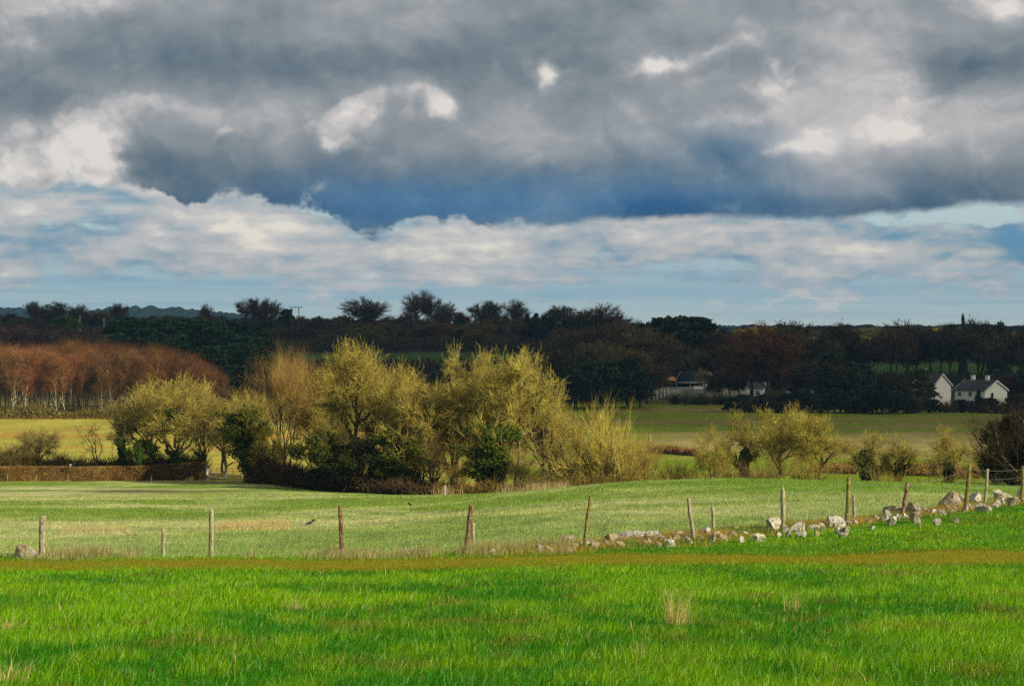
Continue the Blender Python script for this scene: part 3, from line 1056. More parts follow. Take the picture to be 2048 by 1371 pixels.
# hero trees of the hedge, each grown for itself
tree_lobes('ash_tall', 101, n=15, rx=3.3, z0=3.2, r=(0.9, 1.4), counts=(14, 8, 3), ivy=(1500, 0.35, 0.09, 0.3, 2), rt=0.26)
tree_lobes('ash_low', 102, n=17, rx=4.3, z0=1.8, r=(0.9, 1.5), counts=(13, 8, 3), ivy=(1200, 0.4, 0.1, 0.35, 3), lean=0.4, wig=0.16)
tree_lobes('round_a', 103, n=17, rx=4.1, z0=2.4, r=(0.95, 1.5), counts=(14, 8, 3))
tree_lobes('round_b', 104, n=18, rx=4.4, z0=1.4, r=(0.95, 1.5), counts=(13, 8, 3), stems=2, ivy=(1400, 0.4, 0.1, 0.4, 3))
tree_lobes('round_c', 105, n=15, rx=3.7, z0=2.0, r=(0.9, 1.5), counts=(14, 8, 3), lean=-0.3)
tree_lobes('open_low', 115, n=16, rx=4.4, z0=0.8, r=(1.0, 1.7), counts=(12, 8, 3), stems=3, wig=0.14)
tree_bare('willow', 106, trunk=0.30, spread=(16, 42), up=0.22, limb=5.6, stems=3, counts=(21, 10, 9, 5), wig=0.07, twl=(2.6, 1.4, 0.7), top=0.66)
tree_lobes('field_a', 107, n=12, rx=3.9, z0=3.0, r=(1.0, 1.6), counts=(10, 7, 3), ivy=(2600, 0.5, 0.16, 0.7, 3), rt=0.3, wig=0.15)
tree_lobes('field_b', 108, n=13, rx=4.0, z0=2.6, r=(1.0, 1.6), counts=(10, 7, 3), stems=2, ivy=(3600, 0.55, 0.16, 0.85, 5), wig=0.15)
tree_bare('slim', 109, trunk=0.25, spread=(18, 45), up=0.3, limb=3.2, counts=(14, 7, 7, 4), top=0.85, ivy=(700, 0.3, 0.15, 0.5, 1))
tree_bare('forked', 110, trunk=0.22, spread=(40, 90), up=0.1, limb=5.5, stems=2, counts=(10, 5, 5, 3), wig=0.26, top=0.7, rt=0.3)
bush_bare('fan_bush', 111, n0=46, counts=(11, 9), ivy=(2600, 0.75, 0.16, 7), up=0.28)
bush_bare('bush_a', 112, n0=30, counts=(10, 9), ang=(5, 85), up=0.5)
bush_bare('bush_b', 113, n0=26, counts=(9, 8), ang=(10, 90), up=0.25, flat=1.3)
bush_bare('bush_far', 114, n0=22, counts=(8, 6), ang=(5, 85), up=0.4, thick=2.2)


def ivy_tree(rng):
    a, r = rng.uniform(0, 6.28), rng.uniform(0.2, 2.3)
    z = rng.uniform(1.5, 8.8)
    k = 0.35 + 0.65 * smooth(1.0, 5.5, z)
    return (r * math.cos(a) * k, r * math.sin(a) * k, z, rng.uniform(0.35, 1.15) * (0.6 + 0.4 * k), rng.uniform(0.5, 1.2))


leafy('ivy_tall', 121, rand_clumps(1, ivy_tree, 62), 12000, 0.13, 8.0, 0.34, twigs=7)
leafy('ivy_lean', 122, [(c[0] + (c[2] - 4) * 0.16, c[1], c[2], c[3], c[4]) for c in rand_clumps(2, ivy_tree, 60)], 12000, 0.13, 8.0, 0.32, lean=1.0, twigs=8)


def ivy_wide(rng):
    a, r = rng.uniform(0, 6.28), rng.uniform(0.3, 4.6)
    z = rng.uniform(5.0, 9.2) if rng.uniform() < 0.62 else rng.uniform(0.4, 5)
    if z < 5:
        r *= 0.35
    return (r * math.cos(a), r * math.sin(a), z - 0.12 * r, rng.uniform(0.5, 1.4), rng.uniform(0.45, 1.1))


leafy('ivy_wide', 123, rand_clumps(3, ivy_wide, 85), 17000, 0.14, 7.5, 0.42, twigs=12)


def broad_ever(rng):
    a, r, z = rng.uniform(0, 6.28), rng.uniform(0, 1) ** 0.6, rng.uniform(1.2, 9.0)
    k = 4.6 * math.sqrt(max(0.02, 1 - ((z - 4.5) / 5.2) ** 2))
    return (r * k * math.cos(a), r * k * math.sin(a), z, rng.uniform(0.8, 1.5), rng.uniform(0.6, 1.1))


leafy('evergreen', 124, rand_clumps(4, broad_ever, 60), 9000, 0.30, 8.0, 0.4)


def pine(rng):
    a, r, z = rng.uniform(0, 6.28), rng.uniform(0.1, 1) ** 0.7, rng.uniform(2.2, 9.4)
    k = 2.6 * smooth(10.6, 4.5, z) + 0.3
    return (r * k * math.cos(a), r * k * math.sin(a), z, rng.uniform(0.5, 1.1), rng.uniform(0.25, 0.5))


leafy('pine', 125, rand_clumps(5, pine, 70), 6500, 0.24, 9.2, 0.26)
leafy('pine_b', 126, rand_clumps(6, pine, 60), 6000, 0.24, 9.2, 0.26)


def spruce(rng):
    z = rng.uniform(0.5, 9.6)
    k = 2.1 * (1 - z / 10.2)
    a, r = rng.uniform(0, 6.28), rng.uniform(0.3, 1)
    return (r * k * math.cos(a), r * k * math.sin(a), z, 0.45 + 0.3 * k, 0.35)


leafy('spruce', 127, rand_clumps(7, spruce, 80), 6000, 0.22, 9.8, 0.22)
# distant bare trees: same habit, coarser twigs
for j, kw in enumerate([dict(rx=3.9, z0=2.6, n=13), dict(rx=4.8, z0=3.0, n=15), dict(rx=3.1, z0=2.0, n=12), dict(rx=4.6, z0=1.2, n=16)]):
    tree_lobes('far_%d' % j, 130 + j, counts=(13, 9, 5), thick=1.4, tw=0.020, r=(1.2, 1.9), tside=6, **kw)
tree_lobes('fine_far', 136, n=15, rx=3.6, z0=2.4, r=(1.1, 1.8), counts=(12, 8, 4), thick=1.0, tw=0.012, tside=6, wig=0.06)


def birch(kind, seed):
    rng = np.random.default_rng(seed)
    tp = stem_line([(0, 0, -0.3)] + [(rng.normal() * 0.14, rng.normal() * 0.14, z) for z in np.linspace(1.5, 9.0, 6)], 12)
    T = (tp[None], (0.075 * (1 - 0.8 * np.linspace(0, 1, 12)))[None])
    T2 = branch(T, 10, 0.08, 0.7, (6, 18), 4.6, 0.026, 7, rng, up=0.5, wig=0.06)
    allp = (np.concatenate([stem_line(p, 7)[None] for p in T[0]] + [T2[0]]), np.concatenate([T[1][:, ::2][:, :6].repeat(1, 0).tolist() and np.linspace(0.11, 0.02, 7)[None], T2[1]]))
    L2 = branch(allp, 10, 0.66, 1.0, (25, 65), 1.5, 0.026, 5, rng, up=0.3, wig=0.12)
    L3 = branch(L2, 9, 0.1, 1.0, (20, 60), 0.85, 0.018, 3, rng, up=0.15, wig=0.15, rtip=0.6)
    L4 = branch(L3, 4, 0.1, 1.0, (20, 60), 0.5, 0.014, 3, rng, up=0.0, wig=0.15, rtip=0.7)
    wood, tw = MB(), MB()
    wood.tubes(*T, sides=6)
    wood.tubes(*T2, sides=4)
    for L in (L2, L3, L4):
        tw.tubes(*L, sides=3)
    store(kind, [('trunk', wood, M['birch']), ('crown', tw, M['twig'])])


for j in range(4):
    birch('birch_%d' % j, 140 + j)

KINDNAME = {'spruce': 'spruce_tree', 'pine': 'pine_tree', 'pine_b': 'pine_tree', 'evergreen': 'evergreen_tree', 'fan_bush': 'bare_bush', 'bush_a': 'bare_bush', 'bush_b': 'bare_bush', 'bush_far': 'bare_bush',
            'ivy_tall': 'ivy_clad_tree', 'ivy_lean': 'ivy_clad_tree', 'ivy_wide': 'ivy_clad_tree', 'willow': 'willow_tree'}
GOLD = (0.41, 0.34, 0.065)
BUSHY = ('bush_a', 'bush_b', 'fan_bush')
OLIVE = (0.30, 0.26, 0.07)
IVY = (0.03, 0.07, 0.006)


def plant(kind, px, D, top, label, width=1.0, col=None, leaf=IVY, bark=None, group=None, cat=None, name=None, rz=None, h=None, yoff=0.0, bury=0.15, flip=1):
    """a tree standing at bearing px and distance D whose top is seen at row `top` of the photograph, or with height h"""
    col = col or GOLD
    x, y, z = at(px, D)
    if h is None:
        h = -(top - 650.0) / F * D - z
    s = h / 10.0
    name = name or ('bare_bush' if ' bush' in label else None) or KINDNAME.get(kind, 'birch_tree' if kind.startswith('birch') else 'bare_tree')
    cat = cat or ('bush' if 'bush' in kind or ' bush' in label else 'tree')
    rz = RNG.uniform(0, 6.28) if rz is None else rz
    o = thing(name, (x, y + yoff, z - bury * s), label, cat, group, rz, (s * width * (0.9 if kind in BUSHY else 1.0), s * width * (0.9 if kind in BUSHY else 1.0), s))
    for n, me, m_ in LIB[kind]:
        c = link(n if not (cat == 'bush' and n == 'trunk') else 'stems', me, o)
        c.color = tuple({'crown': leaf if m_ is M['leaf'] else col, 'ivy': leaf}.get(n, bark or ((0.30, 0.25, 0.10) if D < 230 else (0.10, 0.08, 0.04)))) + (1.0,)
    return o


# ------------------------------------------------------------------ the hedgerow of golden trees, left to right
plant('bush_a', 8, 214, 900, 'low brown bush beyond the clipped hedge at the left edge', 1.3, (0.22, 0.17, 0.05))
plant('round_b', 70, 214, 857, 'small round bare tree alone beyond the clipped hedge', 1.25, (0.26, 0.22, 0.07))
plant('forked', 198, 207, 838, 'small forked bare tree leaning over the clipped hedge', 1.0, (0.22, 0.18, 0.07), rz=2.6)
plant('field_b', 248, 206, 800, 'ivy-clad tree left of the broad golden tree, trunk thick with leaves', 0.8, (0.33, 0.27, 0.08))
plant('ivy_wide', 285, 203, 878, 'dark green ivy thicket at the foot of the trees left of the field gate', 1.0, leaf=(0.04, 0.08, 0.005), cat='tree', name='ivy_thicket')
plant('round_b', 350, 204, 752, 'broad golden bare tree standing left of the field gate', 1.05, GOLD, rz=0.4)
plant('slim', 408, 206, 775, 'slender bare tree with ivy climbing its stem beside the gate post', 1.0, (0.36, 0.29, 0.09))
plant('open_low', 450, 216, 800, 'golden bare thicket behind the field gate', 1.2, (0.43, 0.35, 0.058))
plant('ivy_lean', 492, 198, 812, 'leaning ivy-covered tree arching over the field gate', 1.25, leaf=(0.065, 0.085, 0.004), rz=3.0)
plant('willow', 570, 200, 682, 'orange willow with tall upswept branches, right of the gate', 0.85, (0.38, 0.25, 0.06), rz=0.6)
plant('willow', 622, 206, 745, 'lower orange willow crowding behind the tall willow', 0.9, (0.35, 0.21, 0.035), rz=2.2)
plant('ash_tall', 708, 188, 683, 'tall golden tree with a dark bare trunk showing below its crown', 0.82, GOLD, bark=(0.05, 0.04, 0.02), rz=2.0)
plant('ash_low', 778, 190, 728, 'golden tree with low twisted limbs, right of the tall dark-trunked tree', 0.78, (0.44, 0.36, 0.065), rz=0.2)
plant('ivy_wide', 655, 184, 862, 'wide flat-topped dark ivy-covered tree under the golden crowns', 1.5, leaf=(0.045, 0.055, 0.004), rz=1.3)
plant('ivy_wide', 708, 181, 880, 'black-green ivy mass below the tall golden tree', 1.4, (0.16, 0.12, 0.03), leaf=(0.026, 0.034, 0.004), rz=3.3)
plant('ivy_tall', 800, 180, 862, 'dark ivy column with bright leaves, left of the slanting hedge trunk', 1.9, leaf=(0.055, 0.075, 0.004), rz=2.0)
plant('ivy_tall', 758, 183, 905, 'short shaded ivy-covered stump between two ivy masses', 2.0, (0.10, 0.08, 0.02), leaf=(0.026, 0.034, 0.004), rz=4.0)
plant('round_c', 868, 182, 762, 'small golden bare tree in the gap between the two tallest clumps', 0.95, GOLD)
plant('slim', 866, 176, 872, 'trunk sleeved in brown ivy at the lowest dip of the field edge', 1.3, (0.34, 0.24, 0.07), leaf=(0.12, 0.08, 0.025))
plant('round_a', 955, 182, 697, 'golden tree with a high rounded crown, left one of the twin crowns', 0.70, GOLD, rz=0.9)
plant('round_c', 1032, 179, 703, 'golden tree with a fringed crown, right one of the twin crowns', 0.76, (0.49, 0.42, 0.078), rz=2.0)
plant('ash_low', 1000, 186, 760, 'lower golden tree filling in between the twin crowns', 0.8, (0.43, 0.35, 0.058), rz=4.0)
plant('ivy_tall', 982, 174, 848, 'rounded dark green ivy-covered tree in front of the twin golden crowns', 1.5, leaf=(0.055, 0.085, 0.004), rz=1.0)
plant('open_low', 912, 174, 900, 'golden twiggy bush at the foot of the hedge, left of the round ivy tree', 0.9, (0.39, 0.29, 0.052))
plant('slim', 1100, 170, 880, 'thin upright bare tree standing behind the dry reeds', 1.5, (0.26, 0.21, 0.06))
plant('bush_a', 1150, 172, 925, 'low brown bush between the reeds and the fan-shaped tree', 1.5, (0.24, 0.18, 0.05))
plant('fan_bush', 1207, 168, 802, 'fan-shaped golden tree of many stems with ivy at its foot', 0.85, (0.52, 0.43, 0.078), cat='tree', name='many_stemmed_tree', rz=0.7)
plant('bush_b', 1280, 168, 862, 'spreading golden bush right of the fan-shaped tree', 0.8, (0.39, 0.29, 0.052))
plant('bush_a', 1345, 172, 915, 'small brown bush in the gap right of the spreading golden bush', 1.0, (0.24, 0.19, 0.05))
plant('open_low', 1425, 170, 852, 'wide olive bush on the skyline of the hump, left of the ivy-trunked tree', 0.8, (0.36, 0.31, 0.046))
plant('field_a', 1490, 172, 822, 'tree with an ivy-dark trunk, left of the round-crowned tree', 0.9, (0.36, 0.31, 0.046), leaf=(0.06, 0.06, 0.015))
plant('round_a', 1562, 174, 813, 'round-crowned olive tree, largest of the trees behind the hump', 1.05, (0.42, 0.36, 0.052), rz=5.0)
plant('bush_b', 1535, 166, 895, 'low brown bush in front of the round-crowned olive tree', 0.9, (0.26, 0.19, 0.05))
plant('round_c', 1645, 170, 828, 'olive tree with a straight brown trunk, right of the round-crowned one', 0.95, (0.39, 0.33, 0.052), bark=(0.16, 0.09, 0.03))
plant('field_b', 1735, 170, 862, 'two-stemmed tree thick with dark ivy, left of its slimmer neighbour', 0.95, (0.35, 0.30, 0.046), leaf=(0.04, 0.055, 0.012), rz=0.5)
plant('field_a', 1798, 170, 866, 'small ivy-trunked tree, right of the two-stemmed ivy tree', 0.85, (0.35, 0.30, 0.046), leaf=(0.04, 0.055, 0.012), rz=2.5)
plant('field_a', 1898, 168, 852, 'bare tree with a dark ivy trunk, last before the big dark thicket', 1.0, (0.35, 0.29, 0.046), leaf=(0.035, 0.05, 0.012), rz=4.4)
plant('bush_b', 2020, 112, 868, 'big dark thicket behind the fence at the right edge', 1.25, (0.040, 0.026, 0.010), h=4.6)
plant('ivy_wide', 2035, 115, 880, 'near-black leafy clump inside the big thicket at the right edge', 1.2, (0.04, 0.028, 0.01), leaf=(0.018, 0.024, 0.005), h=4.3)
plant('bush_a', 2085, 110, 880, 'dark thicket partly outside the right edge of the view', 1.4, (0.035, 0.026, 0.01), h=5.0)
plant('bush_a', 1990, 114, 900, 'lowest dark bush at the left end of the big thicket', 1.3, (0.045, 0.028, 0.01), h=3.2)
plant('bush_b', 1640, 255, 905, 'small dark bush out in the valley field', 1.0, (0.16, 0.12, 0.03), h=2.0, group=None)
plant('bush_b', 1690, 262, 905, 'round brown bush beside the pale sheep in the valley field', 1.0, (0.18, 0.10, 0.03), h=2.0)

for px_, D_, top_, kd, wd_, lab_ in [
    (300, 207, 775, 'round_a', 0.9, 'golden bare tree whose crown overlaps the left side of the broad golden tree'),
    (405, 210, 770, 'round_c', 0.9, 'golden bare tree filling the gap between the broad golden tree and the willow'),
    (505, 212, 778, 'ash_low', 0.7, 'golden tree behind the leaning ivy tree over the gate'),
    (540, 196, 850, 'open_low', 0.9, 'golden-brown bush under the left side of the orange willow'),
    (648, 200, 735, 'ash_low', 0.7, 'golden tree between the orange willow and the tall dark-trunked tree'),
    (680, 192, 800, 'open_low', 0.8, 'golden scrub tree leaning on the left of the dark bare trunk'),
    (812, 186, 752, 'round_a', 0.72, 'smaller golden tree on the right shoulder of the tree with twisted limbs'),
    (845, 181, 850, 'open_low', 1.0, 'golden bush right of the dark ivy column with bright leaves'),
    (905, 184, 775, 'ash_low', 0.6, 'golden tree on the left flank of the twin crowns'),
    (1085, 182, 760, 'round_a', 0.62, 'golden tree on the right flank of the twin crowns'),
    (1120, 184, 815, 'round_b', 0.6, 'lowest golden tree at the right end of the tall clump'),
    (1045, 172, 900, 'open_low', 0.9, 'twiggy golden bush right of the rounded ivy tree'),
    (1245, 172, 850, 'bush_a', 0.9, 'golden bush filling the right side of the fan-shaped tree'),
    (1170, 174, 870, 'bush_b', 0.7, 'golden bush behind the left side of the fan-shaped tree'),
    (1600, 166, 905, 'bush_a', 1.0, 'low brown bush left of the straight brown trunk'),
    (1770, 167, 925, 'bush_b', 0.9, 'small brown bush between the two ivy-stemmed trees'),
]:
    plant(kd, px_, D_, top_, lab_, wd_, GOLD if px_ < 1300 else (0.36, 0.31, 0.046))


# brambles and scrub along the foot of the hedge
def scrub(name, pts, n, size, col, label, seed, hh=1.6, wide=1.6, stuffkind='stuff', leafy_=0.35, mats=None):
    """pts: (px, D, height) along a line"""
    rng = np.random.default_rng(seed)
    s = rng.uniform(0, len(pts) - 1, n)
    q = np.array(pts, float)
    px, D, H = (np.interp(s, range(len(pts)), q[:, k]) for k in range(3))
    D = D + rng.normal(size=n) * wide
    x = (px - 1024) / F * D
    g = height(x, D)
    H = H * (0.35 + 1.1 * fbm(x / 2.0, D / 2.0, seed)) * rng.uniform(0.7, 1.1, n)
    mb = MB()
    k = int(n * (1 - leafy_))
    base = np.stack([x, D, g - 0.05], 1)[:k]
    d = unit(np.concatenate([rng.normal(size=(k, 2)) * 0.7, np.ones((k, 1))], 1))
    st = base + np.array([0, 0, 1]) * (H[:k] * rng.uniform(0, 0.8, k))[:, None]
    P = np.stack([st, st + d * H[:k, None] * 0.4, st + d * H[:k, None] * 0.75 + rng.normal(size=(k, 3)) * 0.12], 1)
    mb.tubes(P, np.repeat(np.array([[0.02, 0.014, 0.008]]), k, 0) * size, sides=3)
    c = np.stack([x[k:], D[k:], g[k:] + H[k:] * rng.uniform(0.02, 0.95, n - k)], 1)
    leaves(c, 0.09 * size, rng, mb)
    o = mb.build(name, M['twig'])
    o.color = tuple(col) + (1,)
    return tag(o, label, 'undergrowth', kind=stuffkind)


scrub('undergrowth', [(500, 200, 1.2), (530, 197, 2.2), (600, 189, 1.7), (700, 183, 1.6), (800, 177, 1.2), (868, 175, 1.0)], 20000, 1.6, (0.085, 0.05, 0.012), 'brown bramble scrub along the dark foot of the tree hedge', 71)
scrub('undergrowth', [(868, 174, 1.0), (930, 172, 1.2), (1060, 168, 1.6), (1140, 166, 1.8), (1330, 166, 2.1), (1480, 165, 2.2), (1600, 165, 1.5), (1900, 166, 1.5), (2100, 165, 1.5)], 17000, 1.5, (0.17, 0.12, 0.018), 'brown scrub between the trees behind the hump of the field', 72)
scrub('undergrowth', [(-60, 214, 2.0), (60, 213, 2.0), (180, 211, 1.4), (300, 209, 2.2), (410, 207, 2.2)], 13000, 1.5, (0.13, 0.10, 0.02), 'low brown scrub beyond the clipped hedge', 73)
scrub('rushes', [(1280, 268, 0.7), (1330, 262, 1.0), (1400, 252, 0.9)], 3500, 1.8, (0.25, 0.13, 0.04), 'rusty rushes along the bank in the valley field', 74, wide=0.8)
scrub('rushes', [(1620, 226, 0.8), (1760, 222, 1.2), (1960, 214, 1.2)], 7000, 1.8, (0.26, 0.17, 0.04), 'brown rushes along the ditch behind the ivy-trunked trees', 75, wide=2.0)

# ------------------------------------------------------------------ far side of the valley
def many(kinds, spots, label, group, cols, width=(0.9, 1.3), vary=(0.5, 1.8), **kw):
    for px, D, top in spots:
        c, k = cols[RNG.integers(len(cols))], RNG.uniform(*vary)
        c = (c[0] * k * RNG.uniform(0.9, 1.15), c[1] * k * RNG.uniform(0.9, 1.15), c[2] * k)
        lf = kw.get('leaf')
        kk = dict(kw)
        if lf:
            j = RNG.uniform(0.6, 1.6)
            kk['leaf'] = (lf[0] * j, lf[1] * j, lf[2] * j)
        plant(kinds[RNG.integers(len(kinds))], px, D, top, label, RNG.uniform(*width), c, group=group, **kk)


def row(a, b, step, D, tops, jit=4.0, dj=14.0, skip=()):
    """spots along a line; tops = [(px, row)]"""
    r = []
    for px in np.arange(a, b, step):
        p = px + RNG.normal() * step * 0.3
        if any(s0 <= p <= s1 for s0, s1 in skip):
            continue
        r.append((p, D + RNG.uniform(-dj, dj), float(np.interp(p, [t[0] for t in tops], [t[1] for t in tops])) + RNG.normal() * jit))
    return r


FAR = ['far_0', 'far_1', 'far_2', 'far_3']
DUSK = [(0.085, 0.058, 0.024), (0.085, 0.070, 0.018), (0.10, 0.058, 0.026), (0.065, 0.062, 0.020)]
# named trees of the skyline
for kind, px, D, top, wd, label in [
    ('far_0', 70, 905, 603, 0.95, 'round bare tree on the skyline, taller of the two nearest the left edge'),
    ('far_1', 111, 905, 604, 1.15, 'flat-topped bare tree on the skyline, second from the left edge'),
    ('far_3', 160, 900, 610, 1.1, 'skyline tree directly above the small bright green field at the left'),
    ('far_0', 238, 900, 607, 0.9, 'bare skyline tree where the blue hills begin at the left'),
    ('fine_far', 415, 880, 608, 0.9, 'lone wispy tree standing clear at the right end of the blue hills'),
    ('far_1', 505, 860, 597, 1.25, 'round bare skyline tree, left of the pair beside the power pole'),
    ('fine_far', 543, 860, 597, 1.0, 'open bare skyline tree, right of the pair beside the power pole'),
    ('evergreen', 573, 840, 618, 0.6, 'small dark evergreen just left of the power pole'),
    ('far_3', 730, 840, 597, 1.5, 'wide dark domed beech on the skyline right of the power pole'),
    ('fine_far', 835, 850, 581, 1.15, 'tallest bare tree of the whole skyline, fine branches against the sky'),
    ('fine_far', 862, 856, 590, 0.9, 'narrow bare tree leaning on the tallest skyline tree'),
    ('fine_far', 887, 850, 600, 1.1, 'fine bare tree right of the tallest skyline tree, a gap between them'),
    ('far_0', 970, 850, 602, 1.15, 'dense round bare tree on the skyline between small conifers and a pale tree'),
    ('fine_far', 1025, 850, 599, 1.35, 'pale fine-branched tree on the skyline right of the dense round one'),
    ('far_1', 1118, 830, 612, 1.6, 'spreading oak on the skyline with dark conifers under it'),
    ('far_3', 1203, 800, 611, 1.5, 'big dome of a bare tree at the right end of the high skyline'),
    ('fine_far', 1268, 760, 640, 0.9, 'very thin bare tree low on the skyline before the dark round evergreen'),
    ('evergreen', 1362, 600, 634, 1.5, 'big dark round evergreen rising above the houses'),
    ('spruce', 1283, 640, 648, 1.3, 'pointed dark conifer, left of the two beside the big evergreen'),
    ('spruce', 1298, 640, 646, 1.1, 'pointed dark conifer, right of the two beside the big evergreen'),
    ('spruce', 1395, 610, 643, 1.1, 'pointed conifer on the right shoulder of the big round evergreen'),
    ('far_1', 1578, 560, 645, 1.3, 'dark ragged-topped tree behind the red-brown tree'),
    ('far_2', 1665, 640, 647, 0.9, 'bare tree with a knotted top, left one of the two above the conifers'),
    ('far_0', 1690, 640, 649, 0.8, 'bare tree with a knotted top, right one of the two above the conifers'),
    ('far_3', 1812, 640, 646, 1.4, 'dark domed tree on the skyline above the left white gable'),
    ('far_0', 1885, 660, 648, 1.1, 'bare tree on the skyline between the dome and the thin spire'),
    ('spruce', 1926, 700, 631, 0.35, 'thin spire of a conifer sticking out of the skyline at the right'),
    ('far_2', 1962, 640, 640, 1.2, 'bare tree right of the thin spire, above the right white house'),
    ('spruce', 2001, 690, 646, 1.0, 'ragged conifer on the skyline near the right edge'),
    ('far_0', 2042, 640, 650, 1.0, 'dark bare tree cut by the right edge of the view'),
]:
    c = DUSK[RNG.integers(4)] if kind != 'spruce' else DUSK[0]
    plant(kind, px, D, top, label, wd * 1.0, (0.10, 0.075, 0.05) if kind == 'fine_far' else c, leaf=(0.022, 0.045, 0.012))
plant('far_3', 1532, 455, 652, 'large red-brown tree between the two groups of houses', 1.15, (0.16, 0.07, 0.028), rz=0.3)
plant('far_2', 1500, 460, 690, 'ivy-dark multi-trunked tree at the left foot of the red-brown tree', 1.2, (0.10, 0.06, 0.03))
plant('far_1', 1445, 470, 742, 'bare tree whose branches cover the white gable of the bungalow', 0.9, (0.07, 0.055, 0.03))
plant('fine_far', 1408, 486, 736, 'small leafless tree in front of the bungalow gable', 0.9, (0.30, 0.25, 0.12))
plant('spruce', 1985, 448, 786, 'small dark conifer in front of the right white gable', 1.1, leaf=(0.014, 0.028, 0.010))
plant('spruce', 1958, 450, 780, 'dark conifer hiding the corner between wall and gable of the right white house', 1.4, leaf=(0.012, 0.026, 0.010))
plant('pine', 1845, 462, 738, 'yellow-green conifer left of the left white gable', 1.2, leaf=(0.06, 0.07, 0.014))
plant('pine', 1660, 500, 706, 'dark cedar above the hidden white house', 1.6, leaf=(0.018, 0.036, 0.014))
plant('evergreen', 1605, 452, 778, 'green laurel in front of the hidden white house', 1.2, leaf=(0.035, 0.055, 0.014))
plant('evergreen', 133, 740, 632, 'rounded green holm oak standing out at the left, beside the bright green field', 1.0, leaf=(0.05, 0.10, 0.014))
many(['far_0', 'far_1', 'far_3'], row(-80, 1270, 25, 900, [(-80, 632), (60, 630), (240, 628), (330, 634), (440, 632), (640, 632), (760, 628), (1060, 634), (1240, 636)], 5) +
     row(-80, 1290, 25, 830, [(-80, 640), (400, 642), (620, 640), (1000, 646), (1290, 650)], 4, skip=((130, 215),)),
     'dark bare tree in the unbroken shaded line along the ridge', 'bare trees massed along the ridge', DUSK, (1.1, 1.6))
many(['spruce'], [(912, 835, 630), (921, 835, 627), (1055, 820, 628), (1072, 820, 627), (1088, 815, 632), (1105, 800, 640), (1130, 800, 640), (1141, 790, 642), (1160, 780, 640)],
     'small dark pointed conifer standing among the bare ridge trees', 'small conifers on the ridge', DUSK, (0.9, 1.3), leaf=(0.012, 0.028, 0.012))
many(['far_0', 'far_3', 'far_1'], row(560, 880, 24, 730, [(560, 655), (880, 650)], 6) + row(900, 1290, 24, 720, [(880, 655), (1290, 660)], 7, skip=((985, 1120),)),
     'dark brown tree on the slope above the far green fields', 'trees on the slope above the far fields', DUSK + [(0.12, 0.10, 0.03)], (1.1, 1.6))
plant('far_3', 735, 690, 650, 'round olive-green tree above the far fields, left of centre', 1.6, (0.16, 0.14, 0.035))
plant('far_3', 955, 700, 658, 'round olive tree beside the far green strip, above the twin golden crowns', 1.4, (0.15, 0.12, 0.03))
many(['bush_far'], row(620, 1140, 17, 600, [(620, 724), (800, 722), (1140, 726)], 4, 8), 'dark hedge bush in the line below the far green strips', 'bushes of the far field hedge', DUSK, (1.1, 1.6))
many(['bush_far', 'evergreen'], row(560, 930, 15, 520, [(560, 742), (930, 750)], 5, 14), 'dark shrub on the far bank behind the tall golden trees', 'shrubs on the far bank', [(0.06, 0.055, 0.03), (0.05, 0.06, 0.025)], (1.0, 1.5), leaf=(0.018, 0.034, 0.014))
many(['far_3', 'far_0'], row(640, 1140, 30, 500, [(640, 750), (1140, 738)], 8, 14), 'dark leafless tree at the back edge of the valley floor', 'leafless trees at the back of the valley floor', [(0.055, 0.05, 0.025)], (1.1, 1.5))
many(['pine', 'pine_b', 'pine'], row(245, 560, 21, 585, [(245, 642), (380, 640), (470, 646), (560, 668)], 5) + row(255, 560, 23, 540, [(250, 662), (420, 660), (560, 690)], 6) +
     row(400, 575, 24, 500, [(400, 700), (480, 690), (575, 726)], 6),
     'dark pine in the plantation behind the birch wood', 'pines of the dark plantation', DUSK, (1.3, 1.8), leaf=(0.020, 0.048, 0.012))
many(['far_0', 'far_3'], row(-100, 260, 17, 640, [(-100, 652), (260, 662)], 4, skip=((145, 205),)) + row(-100, 300, 17, 560, [(-100, 668), (150, 672), (300, 682)], 4),
     'shaded purple-brown tree in the wood behind the birches', 'shaded trees behind the birch wood', [(0.11, 0.06, 0.045), (0.10, 0.065, 0.04)], (1.2, 1.6))
for D_, a_, b_, h_, n_, sd_, lab_ in ((872, -100, 1290, 4.0, 8000, 171, 'dark thicket filling in under the ridge trees'), (705, 560, 1290, 4.5, 6000, 172, 'dark scrub under the trees on the slope'), (590, 560, 1150, 3.0, 5000, 173, 'dark hedge growth below the far green strips'), (560, -110, 300, 5.0, 5000, 174, 'purple-brown thicket under the wood behind the birches'), (505, 1120, 1330, 5.0, 6000, 175, 'dark undergrowth in the wood left of the houses'), (610, 1400, 2100, 4.0, 7000, 176, 'dark undergrowth behind the right-hand houses')):
    scrub('undergrowth', [(a_, D_, h_), (b_, D_, h_)], n_, 6.0, (0.035, 0.030, 0.014), lab_, sd_, wide=9.0)
